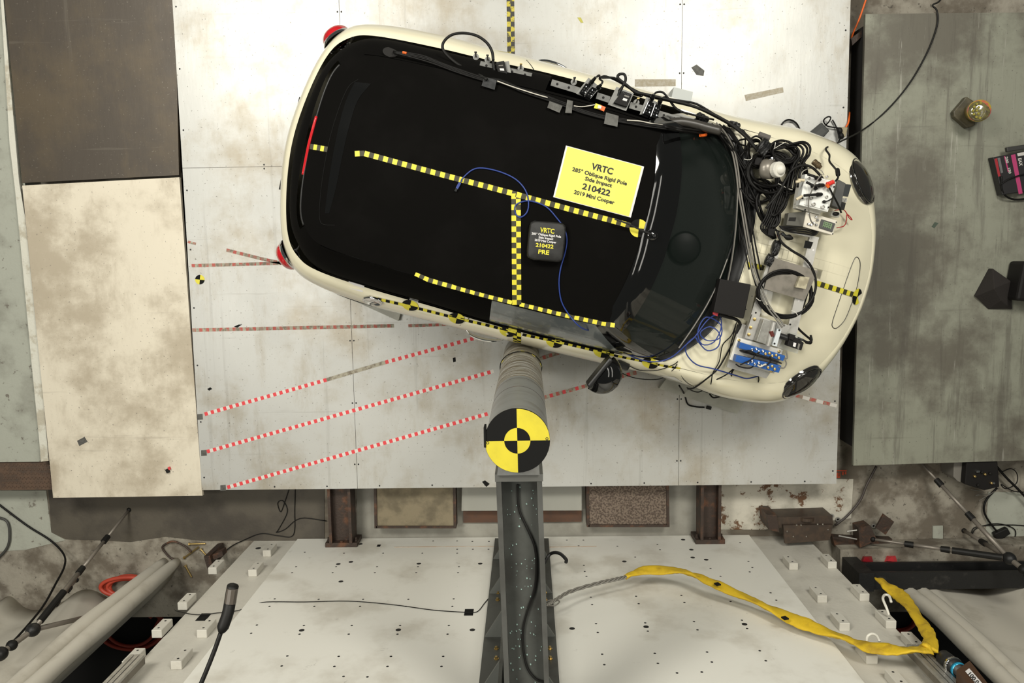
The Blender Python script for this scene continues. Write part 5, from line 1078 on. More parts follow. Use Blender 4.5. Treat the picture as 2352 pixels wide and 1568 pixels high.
hk = thing('hood_clamp', 'black clamp with a red tip below the meter box', 'clamp', at(1800, 545, 1.0)); ell(at(1811, 545, 1.09), cu*.03, cv*.014, Vector((0, 0, .014)), 'clamp_handle', M_RUBBER, hk); G().cyl(at(1795, 535, 1.08), at(1803, 541, 1.08), .012, .010, 8).build('clamp_body', M_CHROME, hk); G().cyl(at(1787, 540, 1.08), at(1789, 545, 1.08), .006, .006, 8).build('red_tip', mat('red_plug', (0.5, 0.04, 0.05), 0.5), hk)

# ------------------------------------------------------------------ tapes and marks on the raised floor
fl = lambda x, y: at(x, y, .0012)
def ftape(pix, label, mats, w_=.028, sq=.025, cols=1):
    o = tape('floor_tape', pix, fl, w_, sq, cols, mats); return tag(o, label, 'tape')
NEW, OLD = [M_RED, M_WHT], [M_REDOLD, M_WHTOLD]
ftape([(470, 951), (750, 872)], 'red and white tape on the floor, upper of three slanted lines, left piece', NEW)
ftape([(750, 872), (885, 832)], 'worn dark piece in the upper slanted red and white floor line', [M_WHTOLD, M_WHTOLD])
ftape([(885, 832), (1095, 775)], 'red and white floor tape ending at the chrome door handle', NEW)
ftape([(475, 1037), (1134, 852)], 'red and white tape on the floor, middle of three slanted lines', NEW)
ftape([(522, 1119), (1120, 950)], 'red and white tape on the floor, lowest of three slanted lines', NEW)
ftape([(1248, 913), (1350, 885), (1462, 855)], 'red and white floor tape to the right of the pole below the door mirror', [M_REDOLD, M_WHTOLD, M_RED, M_WHTOLD])
ftape([(1232, 826), (1290, 808)], 'faded floor tape just right of the pole under the car side', OLD)
ftape([(440, 610), (690, 603)], 'worn red and grey floor tape ending under the rear bumper', OLD, .024)
ftape([(520, 574), (600, 594), (690, 613)], 'worn slanting floor tape crossing the level one by the rear bumper', OLD, .024)
ftape([(431, 555), (450, 560)], 'short scrap of red floor tape near the left floor edge', OLD, .018)
ftape([(442, 758), (905, 748)], 'worn red and dark floor tape running level left of the car', OLD, .026)
ftape([(938, 748), (1062, 744)], 'faded red floor tape under the side of the car', OLD, .022)
ftape([(1828, 908), (1922, 932)], 'faded red and white floor tape below the right headlight', [M_REDOLD, M_WHT], .026, .05)
ftape([(1172, -20), (1174, 130)], 'yellow and black chequered floor tape running up to the car door', [mat('worn_yellow', (0.55, 0.46, 0.05), 0.6, 0, (0.05, 0.045, 0.03), 40, .9, .5, .58), mat('worn_black', (0.035, 0.033, 0.028), .6)], .054, .035, 2)
for x, y, lb in ((459, 957, 'small black tape square at the start of the upper slanted line'), (468, 1040, 'small black tape square at the start of the middle slanted line'), (512, 1120, 'small black tape square at the start of the lowest slanted line')):
    tag(plate('tape_patch', ((x-6, y-6), (x+6, y-7), (x+7, y+6), (x-6, y+7)), .0018, .0012, M_GAFF), lb, 'tape')
tag(disc(459, 642, 11, 11, .1, fl, None, 1, 'floor_target'), 'small yellow and black target sticker on the floor by the left edge', 'sticker')
for i, (pl, lb) in enumerate(((((1588, 155), (1600, 148), (1618, 162), (1616, 174), (1600, 172)), 'large dark tape scrap on the floor above the lamps'), (((537, 750), (548, 745), (556, 745), (545, 752)), 'dark scrap on the worn level tape'), (((476, 893), (483, 889), (487, 893), (480, 897)), 'small dark scrap near the upper slanted line'), (((1040, 822), (1046, 820), (1047, 830), (1041, 832)), 'small dark flake left of the pole'), (((1107, 1106), (1114, 1103), (1125, 1111), (1117, 1118)), 'black tape scrap on the floor left of the beam'), (((2140, 520), (2147, 510), (2156, 512), (2146, 524)), 'dark green scrap on the greenish plate'), (((177, 1012), (194, 1003), (201, 1014), (182, 1024)), 'dark grey tape scrap on the pale plate'), (((1326, 40), (1334, 40), (1340, 52), (1334, 52)), 'yellow paint smear on the floor near the top edge'))):
    tag(plate('scrap', pl, .002, .0014, [M_GAFF, M_BLK, M_BLK, M_BLK, M_BLK, mat('dark_green_scrap', (0.05, 0.07, 0.05), .6), M_GAFF, mat('yellow_smear', (0.5, 0.46, 0.08), .6)][i]), lb, 'scrap')
for pl, lb in ((((1458, 182), (1552, 182), (1552, 198), (1458, 199)), 'tan glue rectangle left on the floor above the front lamp'), (((1710, 218), (1798, 200), (1800, 212), (1713, 232)), 'slanted tan glue strip left on the floor above the left fender')):
    tag(plate('glue_mark', pl, .0008, .0006, mat('tan_glue', (0.40, 0.35, 0.26), 0.8, 0, (0.5, 0.47, 0.4), 40, .8)), lb, 'mark')
cl = thing('clip_lead', 'small red and black clip lying on the pale plate', 'clip', at(387, 1080, 0)); G().box(at(389, 1075, .012), (.006, .002, 0), (-.004, .010, 0), (0, 0, .008)).build('red_jaw', M_RED, cl); G().box(at(385, 1081, .012), (.010, .004, 0), (-.006, .014, 0), (0, 0, .009)).build('black_grip', M_RUBBER, cl)

# ------------------------------------------------------------------ things on the floor at the right of the car
pb_ = thing('power_brick', 'long dark grey power brick on the floor beside the left fender', 'power brick', at(1865, 300, 0)); q = ((1844, 318), (1888, 281), (1906, 300), (1868, 340)); quadbox('case', q, .05, .049, mat('brick_plastic', (0.028, 0.030, 0.027), .5), pb_, .006); quadbox('rating_label', ((1866, 312), (1888, 293), (1897, 302), (1874, 322)), .0508, .001, mat('brick_label', (0.045, 0.047, 0.043), .5), pb_)
cable([(1898, 286, .03), (1905, 278, .05), (1908, 270, .06), (1902, 268, .06), (1893, 274, .05), (1893, 282, .04), (1902, 290, .03), (1928, 294, .03)], .005, M_CABLE, 'short looped cord between the power brick and the outlet')
cable([(1793, 306, .35), (1793, 293, .2), (1800, 280, .08), (1813, 275, .03), (1828, 282, .02), (1837, 298, .015), (1840, 320, .015)], .0065, M_CABLE, 'black cable arching onto the floor beside the left fender')
ou = thing('outlet_block', 'beige outlet block with black plugs at the floor edge', 'outlet', at(1938, 305, 0)); quadbox('block_body', ((1934, 291), (1948, 292), (1943, 314), (1930, 316)), .045, .044, mat('beige_rubber', (0.34, 0.29, 0.18), .6), ou, .006)
for x, y in ((1929, 300), (1932, 312)): ell(at(x, y, .05), Vector((.016, .01, 0)), Vector((-.01, .022, 0)), Vector((0, 0, .02)), 'black_plug', M_RUBBER, ou)
cable([(1943, 292, .03), (1948, 283, .02), (1950, 272, .0), (1951, 258, -.1)], .007, M_ORANGE, 'orange extension cord dropping over the floor edge')
cable([(1992, -10, -.1), (1975, 40, -.12), (1960, 75, -.14), (1955, 90, -.16)], .007, M_ORANGE, 'orange cord hanging in the gap at the top right')
cable([(1930, 318, .03), (1922, 332, .02), (1912, 342, .05), (1900, 336, .3)], .005, M_CABLE, 'black cord from the outlet back towards the bonnet')
cable([(1912, 275, .02), (1920, 290, .02), (1925, 305, .04), (1927, 318, .03)], .005, M_CABLE, 'black cord with a kink beside the outlet')
bk = thing('floor_bracket', 'rusty angle bracket in the gap at the top right', 'bracket', at(1965, 95, -.15)); quadbox('angle', ((1955, 88), (1984, 66), (1986, 78), (1958, 104)), -.10, .06, M_RUST, bk)
# beacon
be = thing('warning_beacon', 'round beacon with faceted amber lens on a dark base on the greenish plate', 'beacon', at(2225, 255, 0))
quadbox('base', ((2220, 221), (2248, 238), (2240, 288), (2222, 294), (2192, 268), (2190, 256)), .05, .049, mat('dark_olive_base', (0.055, 0.048, 0.028), .5, 0, (0.10, 0.085, 0.05), 20, .7), be, .008)
c = at(2250, 254, .22); d = Vector((-.25, .0, 1)).normalized(); P0 = at(2240, 256, .05)
G().lathe(P0, c-P0, [(.060, .0), (.072, .02), (.074, (c-P0).length-.02), (.070, (c-P0).length)], 28).build('lens_ring', mat('amber_lens', (0.45, 0.36, 0.03), .12, 0, (0.5, 0.05, 0.10), 6, .9, .5, .6, coat=.6), be, True)
tpp = G().lathe(c, d, [(.070, 0), (.066, .006), (.03, .012), (.0, .013)], 28).build('lens_top', mat('smoky_lens', (0.17, 0.15, 0.06), .15, 0, (0.06, 0.05, 0.04), 45, .8, coat=.6), be, True)
for k in range(19):
    r_, a = (0, 0) if k == 0 else ((.024, k*math.pi/3) if k < 7 else (.050, k*math.pi/6)); p = c+Vector((r_*math.cos(a), r_*math.sin(a), .010)); G().lathe(p, d, [(.010, 0), (.008, .004), (.004, .002)], 6).build('facet', mat('amber_facet', (0.30, 0.26, 0.05), .1, coat=.6), tpp)
# charger
chg = thing('battery_charger', 'black battery charger box with pink stripes at the right edge', 'charger', at(2330, 410, 0)); q = ((2281, 361), (2420, 335), (2440, 425), (2302, 448)); quadbox('case', q, .07, .069, mat('charger_black', (0.010, 0.009, 0.010), .45), chg, .005)
MP = mat('pink_print', (0.38, 0.035, 0.13), .5); MRD = mat('red_print', (0.30, 0.012, 0.02), .5)
for c4, m in ((((2322, 356), (2332, 354), (2349, 444), (2340, 446)), MP), (((2284, 365), (2290, 363), (2298, 404), (2293, 406)), MRD), (((2306, 359), (2309, 358.5), (2318, 394), (2315, 395)), MP), (((2291, 363), (2297, 362), (2304, 396), (2299, 398)), mat('grey_print', (0.12, 0.12, 0.12), .5)), (((2336, 352), (2352, 349), (2354, 356), (2338, 359)), mat('white_print', (0.5, 0.48, 0.45), .5))): quadbox('printed_stripe', c4, .0708, .0012, m, chg)
tch = lambda x, y: at(x, y, .0718)
for s, c, wd in (('200', (2313, 367), 15), ('150', (2319, 392), 13)): text(s, c, 1.38, wd, 6, tch, MATS['white_print'], chg)
text('EAX', (2344, 372), 1.38, 18, 8, tch, MATS['white_print'], chg)
hd = quadbox('handle', ((2312, 338), (2420, 322), (2421, 332), (2314, 349)), .09, .03, mat('grey_handle', (0.03, 0.029, 0.027), .5), chg, .006)
cable([(2300, 405, .08), (2300, 430, .07), (2308, 448, .06), (2330, 458, .03), (2370, 455, .03)], .007, M_CABLE, 'black cord wound round the battery charger'); cable([(2298, 424, .08), (2320, 410, .085), (2352, 400, .085), (2390, 392, .08)], .005, M_CABLE, 'thin black cord lying across the battery charger')
# pouch
po = thing('cloth_pouch', 'dark brown folded cloth pouch on the right of the greenish plate', 'pouch', at(2285, 665, 0))
A_, B1, C1, D1 = at(2280, 616, .05), at(2323, 646, .06), at(2325, 709, .02), at(2240, 680, .02); TT = at(2284, 662, .16); UU = at(2300, 690, .10); E1 = at(2270, 710, .004)
g = G(); g.add([A_, B1, C1, E1, D1, TT, UU, Vector((A_.x, A_.y, 0)), Vector((B1.x, B1.y, 0)), Vector((C1.x, C1.y, 0)), Vector((D1.x, D1.y, 0))], [(0, 5, 1), (1, 5, 6), (1, 6, 2), (2, 6, 3), (3, 6, 5), (3, 5, 4), (4, 5, 0), (0, 1, 8, 7), (1, 2, 9, 8), (4, 0, 7, 10)]); o = g.build('pouch_body', mat('dark_brown_cloth', (0.020, 0.016, 0.014), .9, 0, bump=.3, bscale=90), po)
md = o.modifiers.new('s', 'SUBSURF'); md.levels = 2; md.render_levels = 2; md.subdivision_type = 'SIMPLE'; bevel(o, .01, 3)
pe = thing('dark_case', 'dark padded case cut by the right edge of the picture', 'case', at(2360, 660, 0)); quadbox('case_body', ((2335, 690), (2352, 600), (2440, 600), (2440, 700)), .18, .18, M_DARKBOX, pe, .02)

# ------------------------------------------------------------------ between raised floor and wall: struts, trays, bar
def strut(x0, x1, label):
    t = thing('floor_strut', label, 'strut', (0, YW, ZG)); a, b = at(x0, 1180, -.1).x, at(x1, 1180, -.1).x; y0, y1 = YW+.035, YB+.25; yc = (y0+y1)/2; hy = (y1-y0)/2
    for x in (a, b): G().box((x, yc, -.14), (.011, 0, 0), (0, hy, 0), (0, 0, .085)).build('flange', M_RUST, t)
    G().box(((a+b)/2, yc, -.14), ((b-a)/2-.01, 0, 0), (0, hy, 0), (0, 0, .012)).build('web', M_RUST, t)
    e = G().box(((a+b)/2, YW+.018, -.16), ((b-a)/2+.045, 0, 0), (0, .017, 0), (0, 0, .095)).build('end_plate', M_RUST, t)
    for s in (-1, 1): G().lathe(((a+b)/2+s*((b-a)/2+.028), YW+.035, -.11), (0, 1, 0), [(.014, 0), (.014, .012), (.009, .013), (.009, .03)], 6).build('bolt', M_RUST, t)
    G().lathe(((a+b)/2, YW+.035, -.085), (0, 1, 0), [(.013, 0), (.013, .01), (.006, .012)], 8).build('bolt', M_RUST, t)
strut(760, 806, 'rusty H beam strut between floor and wall, left of the pole'); strut(1610, 1650, 'rusty H beam strut between floor and wall, right of the pole')
def tray(x0, x1, y1, label, fm):
    t = thing('concrete_tray', label, 'tray', at((x0+x1)/2, 1180, ZG)); z = -.16; c = [(x0, 1100), (x1, 1100), (x1+2, y1), (x0+2, y1)]
    quadbox('fill', c, z, .08, fm, t)
    for pl in (((x0-6, 1100), (x0, 1100), (x0+2, y1+5), (x0-4, y1+5)), ((x1, 1100), (x1+6, 1100), (x1+8, y1+5), (x1+2, y1+5)), ((x0, y1), (x1+2, y1), (x1+2, y1+5), (x0, y1+5))): quadbox('frame_bar', pl, z+.012, .12, M_RUST, t)
tray(864, 1040, 1208, 'steel framed tray filled with tan concrete left of the beam', mat('tan_concrete', (0.24, 0.20, 0.13), .85, 0, (0.12, 0.10, 0.065), 6, .8, .42, .65, .4, 60)); tray(1352, 1530, 1205, 'steel framed tray filled with reddish gravel right of the beam', mat('gravel', (0.20, 0.155, 0.12), .9, 0, (0.07, 0.05, 0.038), 70, .9, .42, .58, .6, 120))
ba = thing('flat_bar', 'rusty flat steel bar lying across the pit behind the beam', 'bar', at(1200, 1185, ZG)); quadbox('bar', ((1064, 1174), (1336, 1172), (1336, 1198), (1064, 1200)), ZG+.03, .02, mat('brown_bar', (0.11, 0.055, 0.032), .6, .3, (0.07, 0.045, 0.035), 8, .8), ba)
sb = thing('plastic_sheet', 'clear scratched plastic sheet under the edge of the raised floor', 'sheet', at(1200, 1150, ZG)); quadbox('sheet', ((1062, 1100), (1336, 1100), (1336, 1172), (1060, 1173)), -.17, .006, mat('clear_sheet', (0.45, 0.45, 0.40), .15, 0, alpha=.5), sb)
for pth, lb in (([(665, 1120), (655, 1150), (645, 1175), (638, 1155), (650, 1150), (660, 1175), (640, 1215), (635, 1222), (655, 1215), (690, 1190), (750, 1196)], 'thin black cable tangle on the dark floor left of the strut'), ([(678, 1120), (677, 1170), (674, 1228), (640, 1230), (600, 1225), (560, 1240), (530, 1255), (505, 1278), (480, 1300)], 'thin black cable running along the foot of the wall')): cable(pth, .0035, M_CABLE, lb, fn=L(ZG+.012))
# winch block at the right foot of the wall
wi = thing('winch', 'rusty brown steel winch at the right foot of the wall', 'winch', at(1845, 1215, ZG)); M_WIN = mat('brown_winch', (0.055, 0.04, 0.03), .5, .3, (0.09, 0.06, 0.04), 20, .7)
quadbox('front_plate', ((1799, 1206), (1913, 1205), (1906, 1240), (1803, 1248)), -.03, .03, M_WIN, wi)
quadbox('housing', ((1783, 1188), (1912, 1184), (1914, 1206), (1784, 1212)), -.06, .2, M_WIN, wi); quadbox('side_cheek', ((1762, 1182), (1784, 1182), (1790, 1222), (1766, 1216)), -.04, .22, M_RUST, wi)
c = at(1852, 1190, -.08); G().cyl(c-Vector((0, .012, 0)), c+Vector((0, .012, 0)), .055, .055, 20).build('drum', M_WIN, wi)
for x, y in ((1808, 1220), (1830, 1206), (1840, 1206), (1878, 1204), (1890, 1204), (1902, 1216), (1822, 1232), (1852, 1232)): G().lathe(at(x, y, -.03), (0, 0, 1), [(.007, -.01), (.007, .004), (.004, .006)], 8).build('bolt', M_STEEL, wi)
cable([(1918, 1206), (1945, 1185), (1975, 1150), (1990, 1115), (2013, 1070)], .009, mat('brown_hose', (0.05, 0.04, 0.035), .5), 'dark brown hose curving from the winch up under the greenish plate', fn=L(ZG+.05))
ra_ = thing('rusty_bracket', 'rusty steel bracket pile right of the winch', 'bracket', at(1990, 1225, ZG))
for c4, zt, h in ((((2030, 1180), (2054, 1198), (2034, 1228), (2012, 1212)), -.12, .02), (((1972, 1212), (1998, 1206), (2015, 1240), (1975, 1258)), -.10, .12), (((1912, 1232), (1970, 1236), (2050, 1238), (2040, 1255), (1920, 1262)), -.2, .07)): quadbox('steel_piece', c4, zt, h, M_RUST, ra_)
for a, b in (((1945, 1220), (1968, 1217)), ((1926, 1230), (1968, 1238))): G().cyl(at(*a, -.12), at(*b, -.12), .006, .006, 8).build('rod', M_ALUM, ra_)
for x, y in ((1910, 1184), (1924, 1192), (2006, 1207)): G().lathe(at(x, y, ZG+.012), (0, 0, 1), [(.018, 0), (.018, .006), (.008, .006), (.008, 0)], 14).build('washer', M_ALUM, ra_)
# ledge, black beam with end post, red blocks
struct(G().prism([at(x, y, -.10)[:2] for x, y in ((1930, 1262), (2700, 1240), (2700, 1340), (1930, 1340))][::-1], ZG, -.10).build('trim_8', M_CONC))
YR = at(2100, 1292, -.02).y-.06
bm_ = thing('black_beam', 'long black steel beam along the foot of the right curtain', 'beam', (3, YR, ZG)); xa = aty(1985, 1320, YR).x
for z, h, d in ((.16, .012, .13), (-.02, .012, .13)): G().box((3.4, YR, z), (3.4-xa, 0, 0), (0, d/2, 0), (0, 0, h)).build('flange', M_BLACKIRON, bm_)
G().box((3.4, YR-.02, .07), (3.4-xa, 0, 0), (0, .01, 0), (0, 0, .09)).build('web', M_BLACKIRON, bm_); G().box((xa-.05, YR+.01, .05), (.055, 0, 0), (0, .07, 0), (0, 0, .17)).build('end_post', M_BLACKIRON, bm_)
for i, (x, y) in enumerate(((1990, 1285), (2045, 1284))):
    t = thing('red_block', ('flat red plastic piece behind the black beam', 'red wedge shaped plastic piece behind the black beam')[i], 'block', at(x, y, -.1)); G().hexa([at(x-14, y+6, -.10), at(x+16, y+6, -.10), at(x+12, y-8, -.10), at(x-8, y-8, -.10)], [at(x-8, y+4, -.05-.02*i), at(x+10, y+6, -.06), at(x+4, y-6, -.04), at(x-4, y-6, -.04)]).build('wedge', M_RED if i else MRD, t)

# ------------------------------------------------------------------ curtains
def curtain(side, label, xe, x_far, Yc, hem, roll, Yr=None):
    Yr = Yc if Yr is None else Yr
    t = thing('curtain', label, 'curtain', (xe, Yc, 0)); rw = []; n_ = 90; s = side
    for k in range(n_+1):
        f = k/n_; x = xe+(x_far-xe)*f; fold = .045*math.sin(f*13+.6)+.018*math.sin(f*27+1)+.03*math.sin(f*5); h = hem(x); col = []
        for j in range(15):
            g_ = j/14; z = h+(3.1-h)*g_; col.append(Vector((x+.03*math.sin(g_*5+f*20), Yc+(Yr-Yc)*max(0, 1-f/.14)**1.5+fold*min(1, f/.1)*(.55+.45*math.sin(g_*2+1.2))+.02*math.sin(g_*7+f*15), z)))
        rw.append(col)
    o = G().grid(rw).build('cloth', M_CLOTH, t, True); sl = o.modifiers.new('t', 'SOLIDIFY'); sl.thickness = .004
    for k, dx in enumerate(roll):
        G().tube([(xe+dx+.012*math.sin(z*3+k), Yr+.03+.015*math.sin(z*2), z) for z in [hem(xe)+(3.1-hem(xe))*q/10 for q in range(11)]], .058, 12, 3, taper=lambda t: .62+.38*min(1, t*6)+.06*math.sin(t*23)).build('rolled_edge', M_CLOTH, t, True)
    return t
YCL = at(285, 1380, -.25).y
rl = at(408, 1296, ZG); xel = rl.x
curtain(-1, 'off white canvas curtain hanging at the lower left beside the wall', xel, -4.3, YCL, lambda x: -.29+.03*max(0, math.sin((x-xel)*5))+.01*math.sin(x*13), (0.0, -.11), rl.y)
YCR = YR-.14; xer = aty(2075, 1362, YCR).x
curtain(1, 'grey white canvas curtain hanging at the lower right behind the black beam', xer, 4.6, YCR, lambda x: -.15, (0.0, .09))
# hoses behind the wall edge
def hose(cx_, cy_, rx, ry, loops, z, label, seed):
    rng = random.Random(seed); pts = []
    for j in range(loops):
        ax, ay = rx*rng.uniform(.7, 1.05), ry*rng.uniform(.7, 1.05)
        for k in range(12): t = 2*math.pi*k/12; pts.append(at(cx_+ax*math.cos(t), cy_+ay*math.sin(t), z+.012*j))
    tag(G().tube(pts, .016, 8, 4).build('hose_coil', M_HOSE, None, True), label, 'hose')
hose(296, 1348, 62, 26, 6, ZG+.03, 'coil of red hose beside the left curtain', 3)
hose(300, 1440, 80, 50, 4, -1.38, 'larger coil of red hose in the dark gap behind the wall', 5)
hose(2060, 1420, 50, 36, 3, -1.38, 'coil of dark red hose in the gap right of the wall', 7)
# ------------------------------------------------------------------ tripods
def tripod(label, apex, za, legs, col):
    t = thing('tripod', label, 'tripod', at(*apex, za)); A = at(*apex, za)
    ell(A, Vector((.045, 0, 0)), Vector((0, .045, 0)), Vector((0, 0, .05)), 'crown', M_BLACKIRON, t)
    for (fx_, fy_, fz_, joints, grip) in legs:
        F = at(fx_, fy_, fz_); d = F-A; prev = 0; js = [0]+joints+[1]; lg = None
        for k in range(len(js)-1):
            r = .017-.0035*k; a, b = A+d*js[k], A+d*js[k+1]; o = G().cyl(a, b, r, r, 12).build('leg' if k == 0 else 'leg_section', M_TRIPOD, t if k == 0 else lg, True)
            if k == 0: lg = o
            if k > 0: q = (b-a).normalized(); G().cyl(a-q*.03, a+q*.03, .024, .022, 10).build('leg_lock', M_RUBBER, lg)
        if grip: a, b = A+d*grip[0], A+d*grip[1]; G().cyl(a, b, .024, .024, 12).build('foam_grip', M_RUBBER, lg)
        ell(F, Vector((.02, 0, 0)), Vector((0, .02, 0)), Vector((0, 0, .02)), 'rubber_foot', M_RUBBER, lg)
    B_ = at(*col[0], col[1]); G().cyl(A, B_, .018, .018, 12).build('centre_column', M_TRIPOD, t); ell(A+(B_-A)*.55, Vector((.035, 0, 0)), Vector((0, .035, 0)), Vector((0, 0, .035)), 'head_knob', M_RUBBER, t)
    ell(A+(B_-A)*.85, Vector((.05, 0, 0)), Vector((0, .045, 0)), Vector((0, 0, .05)), 'head', M_BLACKIRON, t)
tripod('tripod standing in front of the left curtain', (76, 1446), .85, ((297, 1170, ZG, [.45, .72], (.06, .28)), (312, 1390, -.22, [.62], None), (175, 1332, -.1, [.5, .8], None)), ((-15, 1512), 1.15))
tripod('tripod at the right edge with a leg under the greenish plate', (2318, 1282), .35, ((2105, 1052, ZG, [.40, .74], None), (2005, 1238, -.1, [.45, .72], (.05, .40)), (2214, 1218, ZG, [.55], None)), ((2380, 1330), .6))
cable([(-20, 1145), (60, 1205), (115, 1240), (146, 1272, -.2), (148, 1300, -.08), (128, 1340, .12), (100, 1390, .38), (60, 1440, .65), (5, 1500, .95)], .008, M_CABLE, 'thick black cable sweeping down the left corner to the tripod', fn=L(ZG+.02))
cable([(-20, 1185), (14, 1195), (22, 1225), (15, 1260), (-20, 1295)], .010, mat('grey_hose', (0.05, 0.05, 0.045), .5), 'thick grey cable bending at the left picture edge', fn=L(ZG+.02))
# loose bolts, square tube and rod by the wall's left foot
for i, (a, b) in enumerate((((436, 1249), (472, 1248)), ((424, 1280), (456, 1256)), ((462, 1262), (474, 1276)), ((426, 1300), (440, 1325)))):
    t = thing('long_bolt', ('level brass coloured bolt by the left foot of the wall', 'slanted brass coloured bolt below the level one', 'short brass coloured bolt beside the square tube', 'thin bolt nearest the curtain edge')[i], 'bolt', at(*a, ZG)); A, B_ = at(*a, ZG+.012), at(*b, ZG+.012); G().cyl(A, B_, .007, .007, 8).build('shank', M_BRASS, t); d = (B_-A).normalized(); G().cyl(A-d*.008, A, .013, .013, 6).build('head', M_BRASS, t)
t = thing('square_tube', 'rusty square steel tube end leaning at the left foot of the wall', 'tube', at(480, 1290, ZG)); quadbox('upright_piece', ((468, 1278), (482, 1276), (488, 1300), (478, 1312)), .02, .28, M_RUST, t); quadbox('cross_piece', ((482, 1276), (510, 1265), (513, 1276), (486, 1288)), -.02, .08, M_RUST, t)
cable([(400, 1284), (388, 1278), (373, 1258), (382, 1248), (400, 1243), (425, 1254), (440, 1268)], .008, M_RUST, 'bent rusty rod on the broken concrete at the left', fn=L(ZG+.02), name='bent_rod', cat='rod')
# black device and wiring under the right plate
dv = thing('control_unit', 'black control unit with bright knobs under the edge of the greenish plate', 'control unit', at(2255, 1100, ZG)); quadbox('case', ((2222, 1040), (2290, 1040), (2296, 1118), (2262, 1126), (2216, 1112)), -.02, .25, M_DARKBOX, dv, .006); quadbox('back_box', ((2192, 1045), (2222, 1045), (2218, 1112), (2200, 1105), (2190, 1095)), -.08, .19, M_GCABLE, dv, .004)
rb = random.Random(4)
for k in range(9): p = at(rb.uniform(2235, 2285), rb.uniform(1078, 1116), -.015); G().lathe(p, (0, 0, 1), [(.010, -.004), (.009, .012), (.005, .015)], 10).build('knob', [M_CHROME, M_RUBBER, M_BRASS][k % 3], dv)
cable([(2230, 1124), (2260, 1130), (2240, 1138), (2270, 1135), (2248, 1150), (2285, 1128)], .003, M_GCABLE, 'tangle of thin grey wires hanging from the control unit', fn=L(ZG+.05))
cable([(2278, 1058), (2310, 1095), (2345, 1130), (2400, 1190)], .010, M_CABLE, 'thick black cable from the control unit to the right edge', fn=L(ZG+.08))
cable([(2290, 1120), (2264, 1150), (2262, 1180), (2290, 1220), (2330, 1255), (2390, 1300)], .008, M_CABLE, 'black cable curving down behind the right tripod', fn=L(ZG+.03))
cable([(2300, 1084), (2322, 1076), (2336, 1088), (2334, 1110), (2310, 1122), (2300, 1112), (2330, 1128), (2380, 1130)], .004, M_CABLE, 'thin black cable loop right of the control unit', fn=L(ZG+.06))
cable([(2232, 1228), (2245, 1212), (2290, 1202), (2330, 1215), (2325, 1240), (2280, 1248), (2240, 1238), (2232, 1222), (2250, 1208), (2345, 1206), (2400, 1220)], .004, M_CABLE, 'thin black cable coil on the floor behind the right tripod', fn=L(ZG+.015))
o = quadbox('adapter', ((2284, 1226), (2315, 1212), (2322, 1226), (2292, 1244)), ZG+.05, .045, M_RUBBER, None, .006); tag(o, 'black power adapter on the floor behind the right tripod', 'adapter')
o = quadbox('floor_plate', ((2143, 1208), (2166, 1207), (2166, 1237), (2143, 1236)), ZG+.012, .012, M_PAINTCONC); tag(o, 'small square floor plate with bolts left of the right tripod', 'plate')
op = mat('orange_paint', (0.50, 0.07, 0.025), .7); g = G()
for a, b, c_, d in ((1917, 1079, 1945, 1082), (1916, 1094, 1930, 1097), (1916, 1084, 1919, 1094), (1921, 1085, 1926, 1094), (1928, 1085, 1930, 1094), (1934, 1083, 1938, 1091), (1940, 1083, 1944, 1089)): g.add([at(a, b, ZG+.008), at(c_, b, ZG+.008), at(c_, d, ZG+.008), at(a, d, ZG+.008)], [(0, 1, 2, 3)])
tag(g.build('stencil_paint', op), 'orange stencil paint mark on the concrete right of the floor edge', 'paint mark')

# ------------------------------------------------------------------ yellow sling, steel rope, hooks and rail ends on the wall
def ribbon(pix, wpx, th, m, nm, parent=None, seed=1):
    rng = random.Random(seed); P = crom([aty(x, y, YW+o) for x, y, o in pix], 6); Wd = []
    for i in range(len(P)): f = i/(len(P)-1)*(len(wpx)-1); k = min(int(f), len(wpx)-2); Wd.append(wpx[k]+(wpx[k+1]-wpx[k])*(f-k))
    rw = []
    for i, p in enumerate(P):
        t = (P[min(i+1, len(P)-1)]-P[max(i-1, 0)]).normalized(); b = Vector((0, 1, 0)); a = t.cross(b).normalized(); tw = .35*math.sin(i*.35+seed); a2 = a*math.cos(tw)+b*math.sin(tw); b2 = b*math.cos(tw)-a*math.sin(tw); w_ = Wd[i]*1.4*rng.uniform(.90, 1.08)
        rw.append([p+a2*w_*math.cos(q)+b2*th*math.sin(q)*(1+.5*math.sin(3*q+i)) for q in [2*math.pi*k/12 for k in range(12)]])
    g = G().grid(rw, closed=True); n_ = len(g.v); g.f += [tuple(range(12)), tuple(range(n_-12, n_))]; g.i += [0, 0]; return g.build(nm, m, parent, True)
sl = thing('lifting_sling', 'yellow lifting sling draped along the right part of the wall', 'sling', W(1800, 1420, .1))
ribbon([(1437, 1324, .12), (1480, 1310, .13), (1545, 1310, .14), (1590, 1318, .14), (1640, 1340, .13), (1700, 1366, .10), (1760, 1392, .08), (1830, 1425, .07), (1900, 1452, .07), (1950, 1468, .08), (2000, 1486, .10), (2060, 1492, .12), (2110, 1492, .13), (2136, 1488, .14)], [.014, .03, .036, .030, .026, .030, .036, .036, .030, .028, .032, .036, .036, .034], .013, M_SLING, 'sling_strap', sl, 2)
ribbon([(2136, 1490, .14), (2136, 1465, .12), (2120, 1435, .10), (2095, 1400, .08), (2070, 1370, .06), (2045, 1350, .06), (2020, 1330, .06)], [.03, .024, .028, .036, .036, .034, .03], .013, M_SLING, 'sling_strap', sl, 5)
for x, y in ((1648, 1341), (1803, 1419)): p = W(x, y, .155 if x < 1700 else .10); G().box(p, (.014, 0, -.006), (0, .004, 0), (.006, 0, .016)).build('black_band', M_BLK, sl)
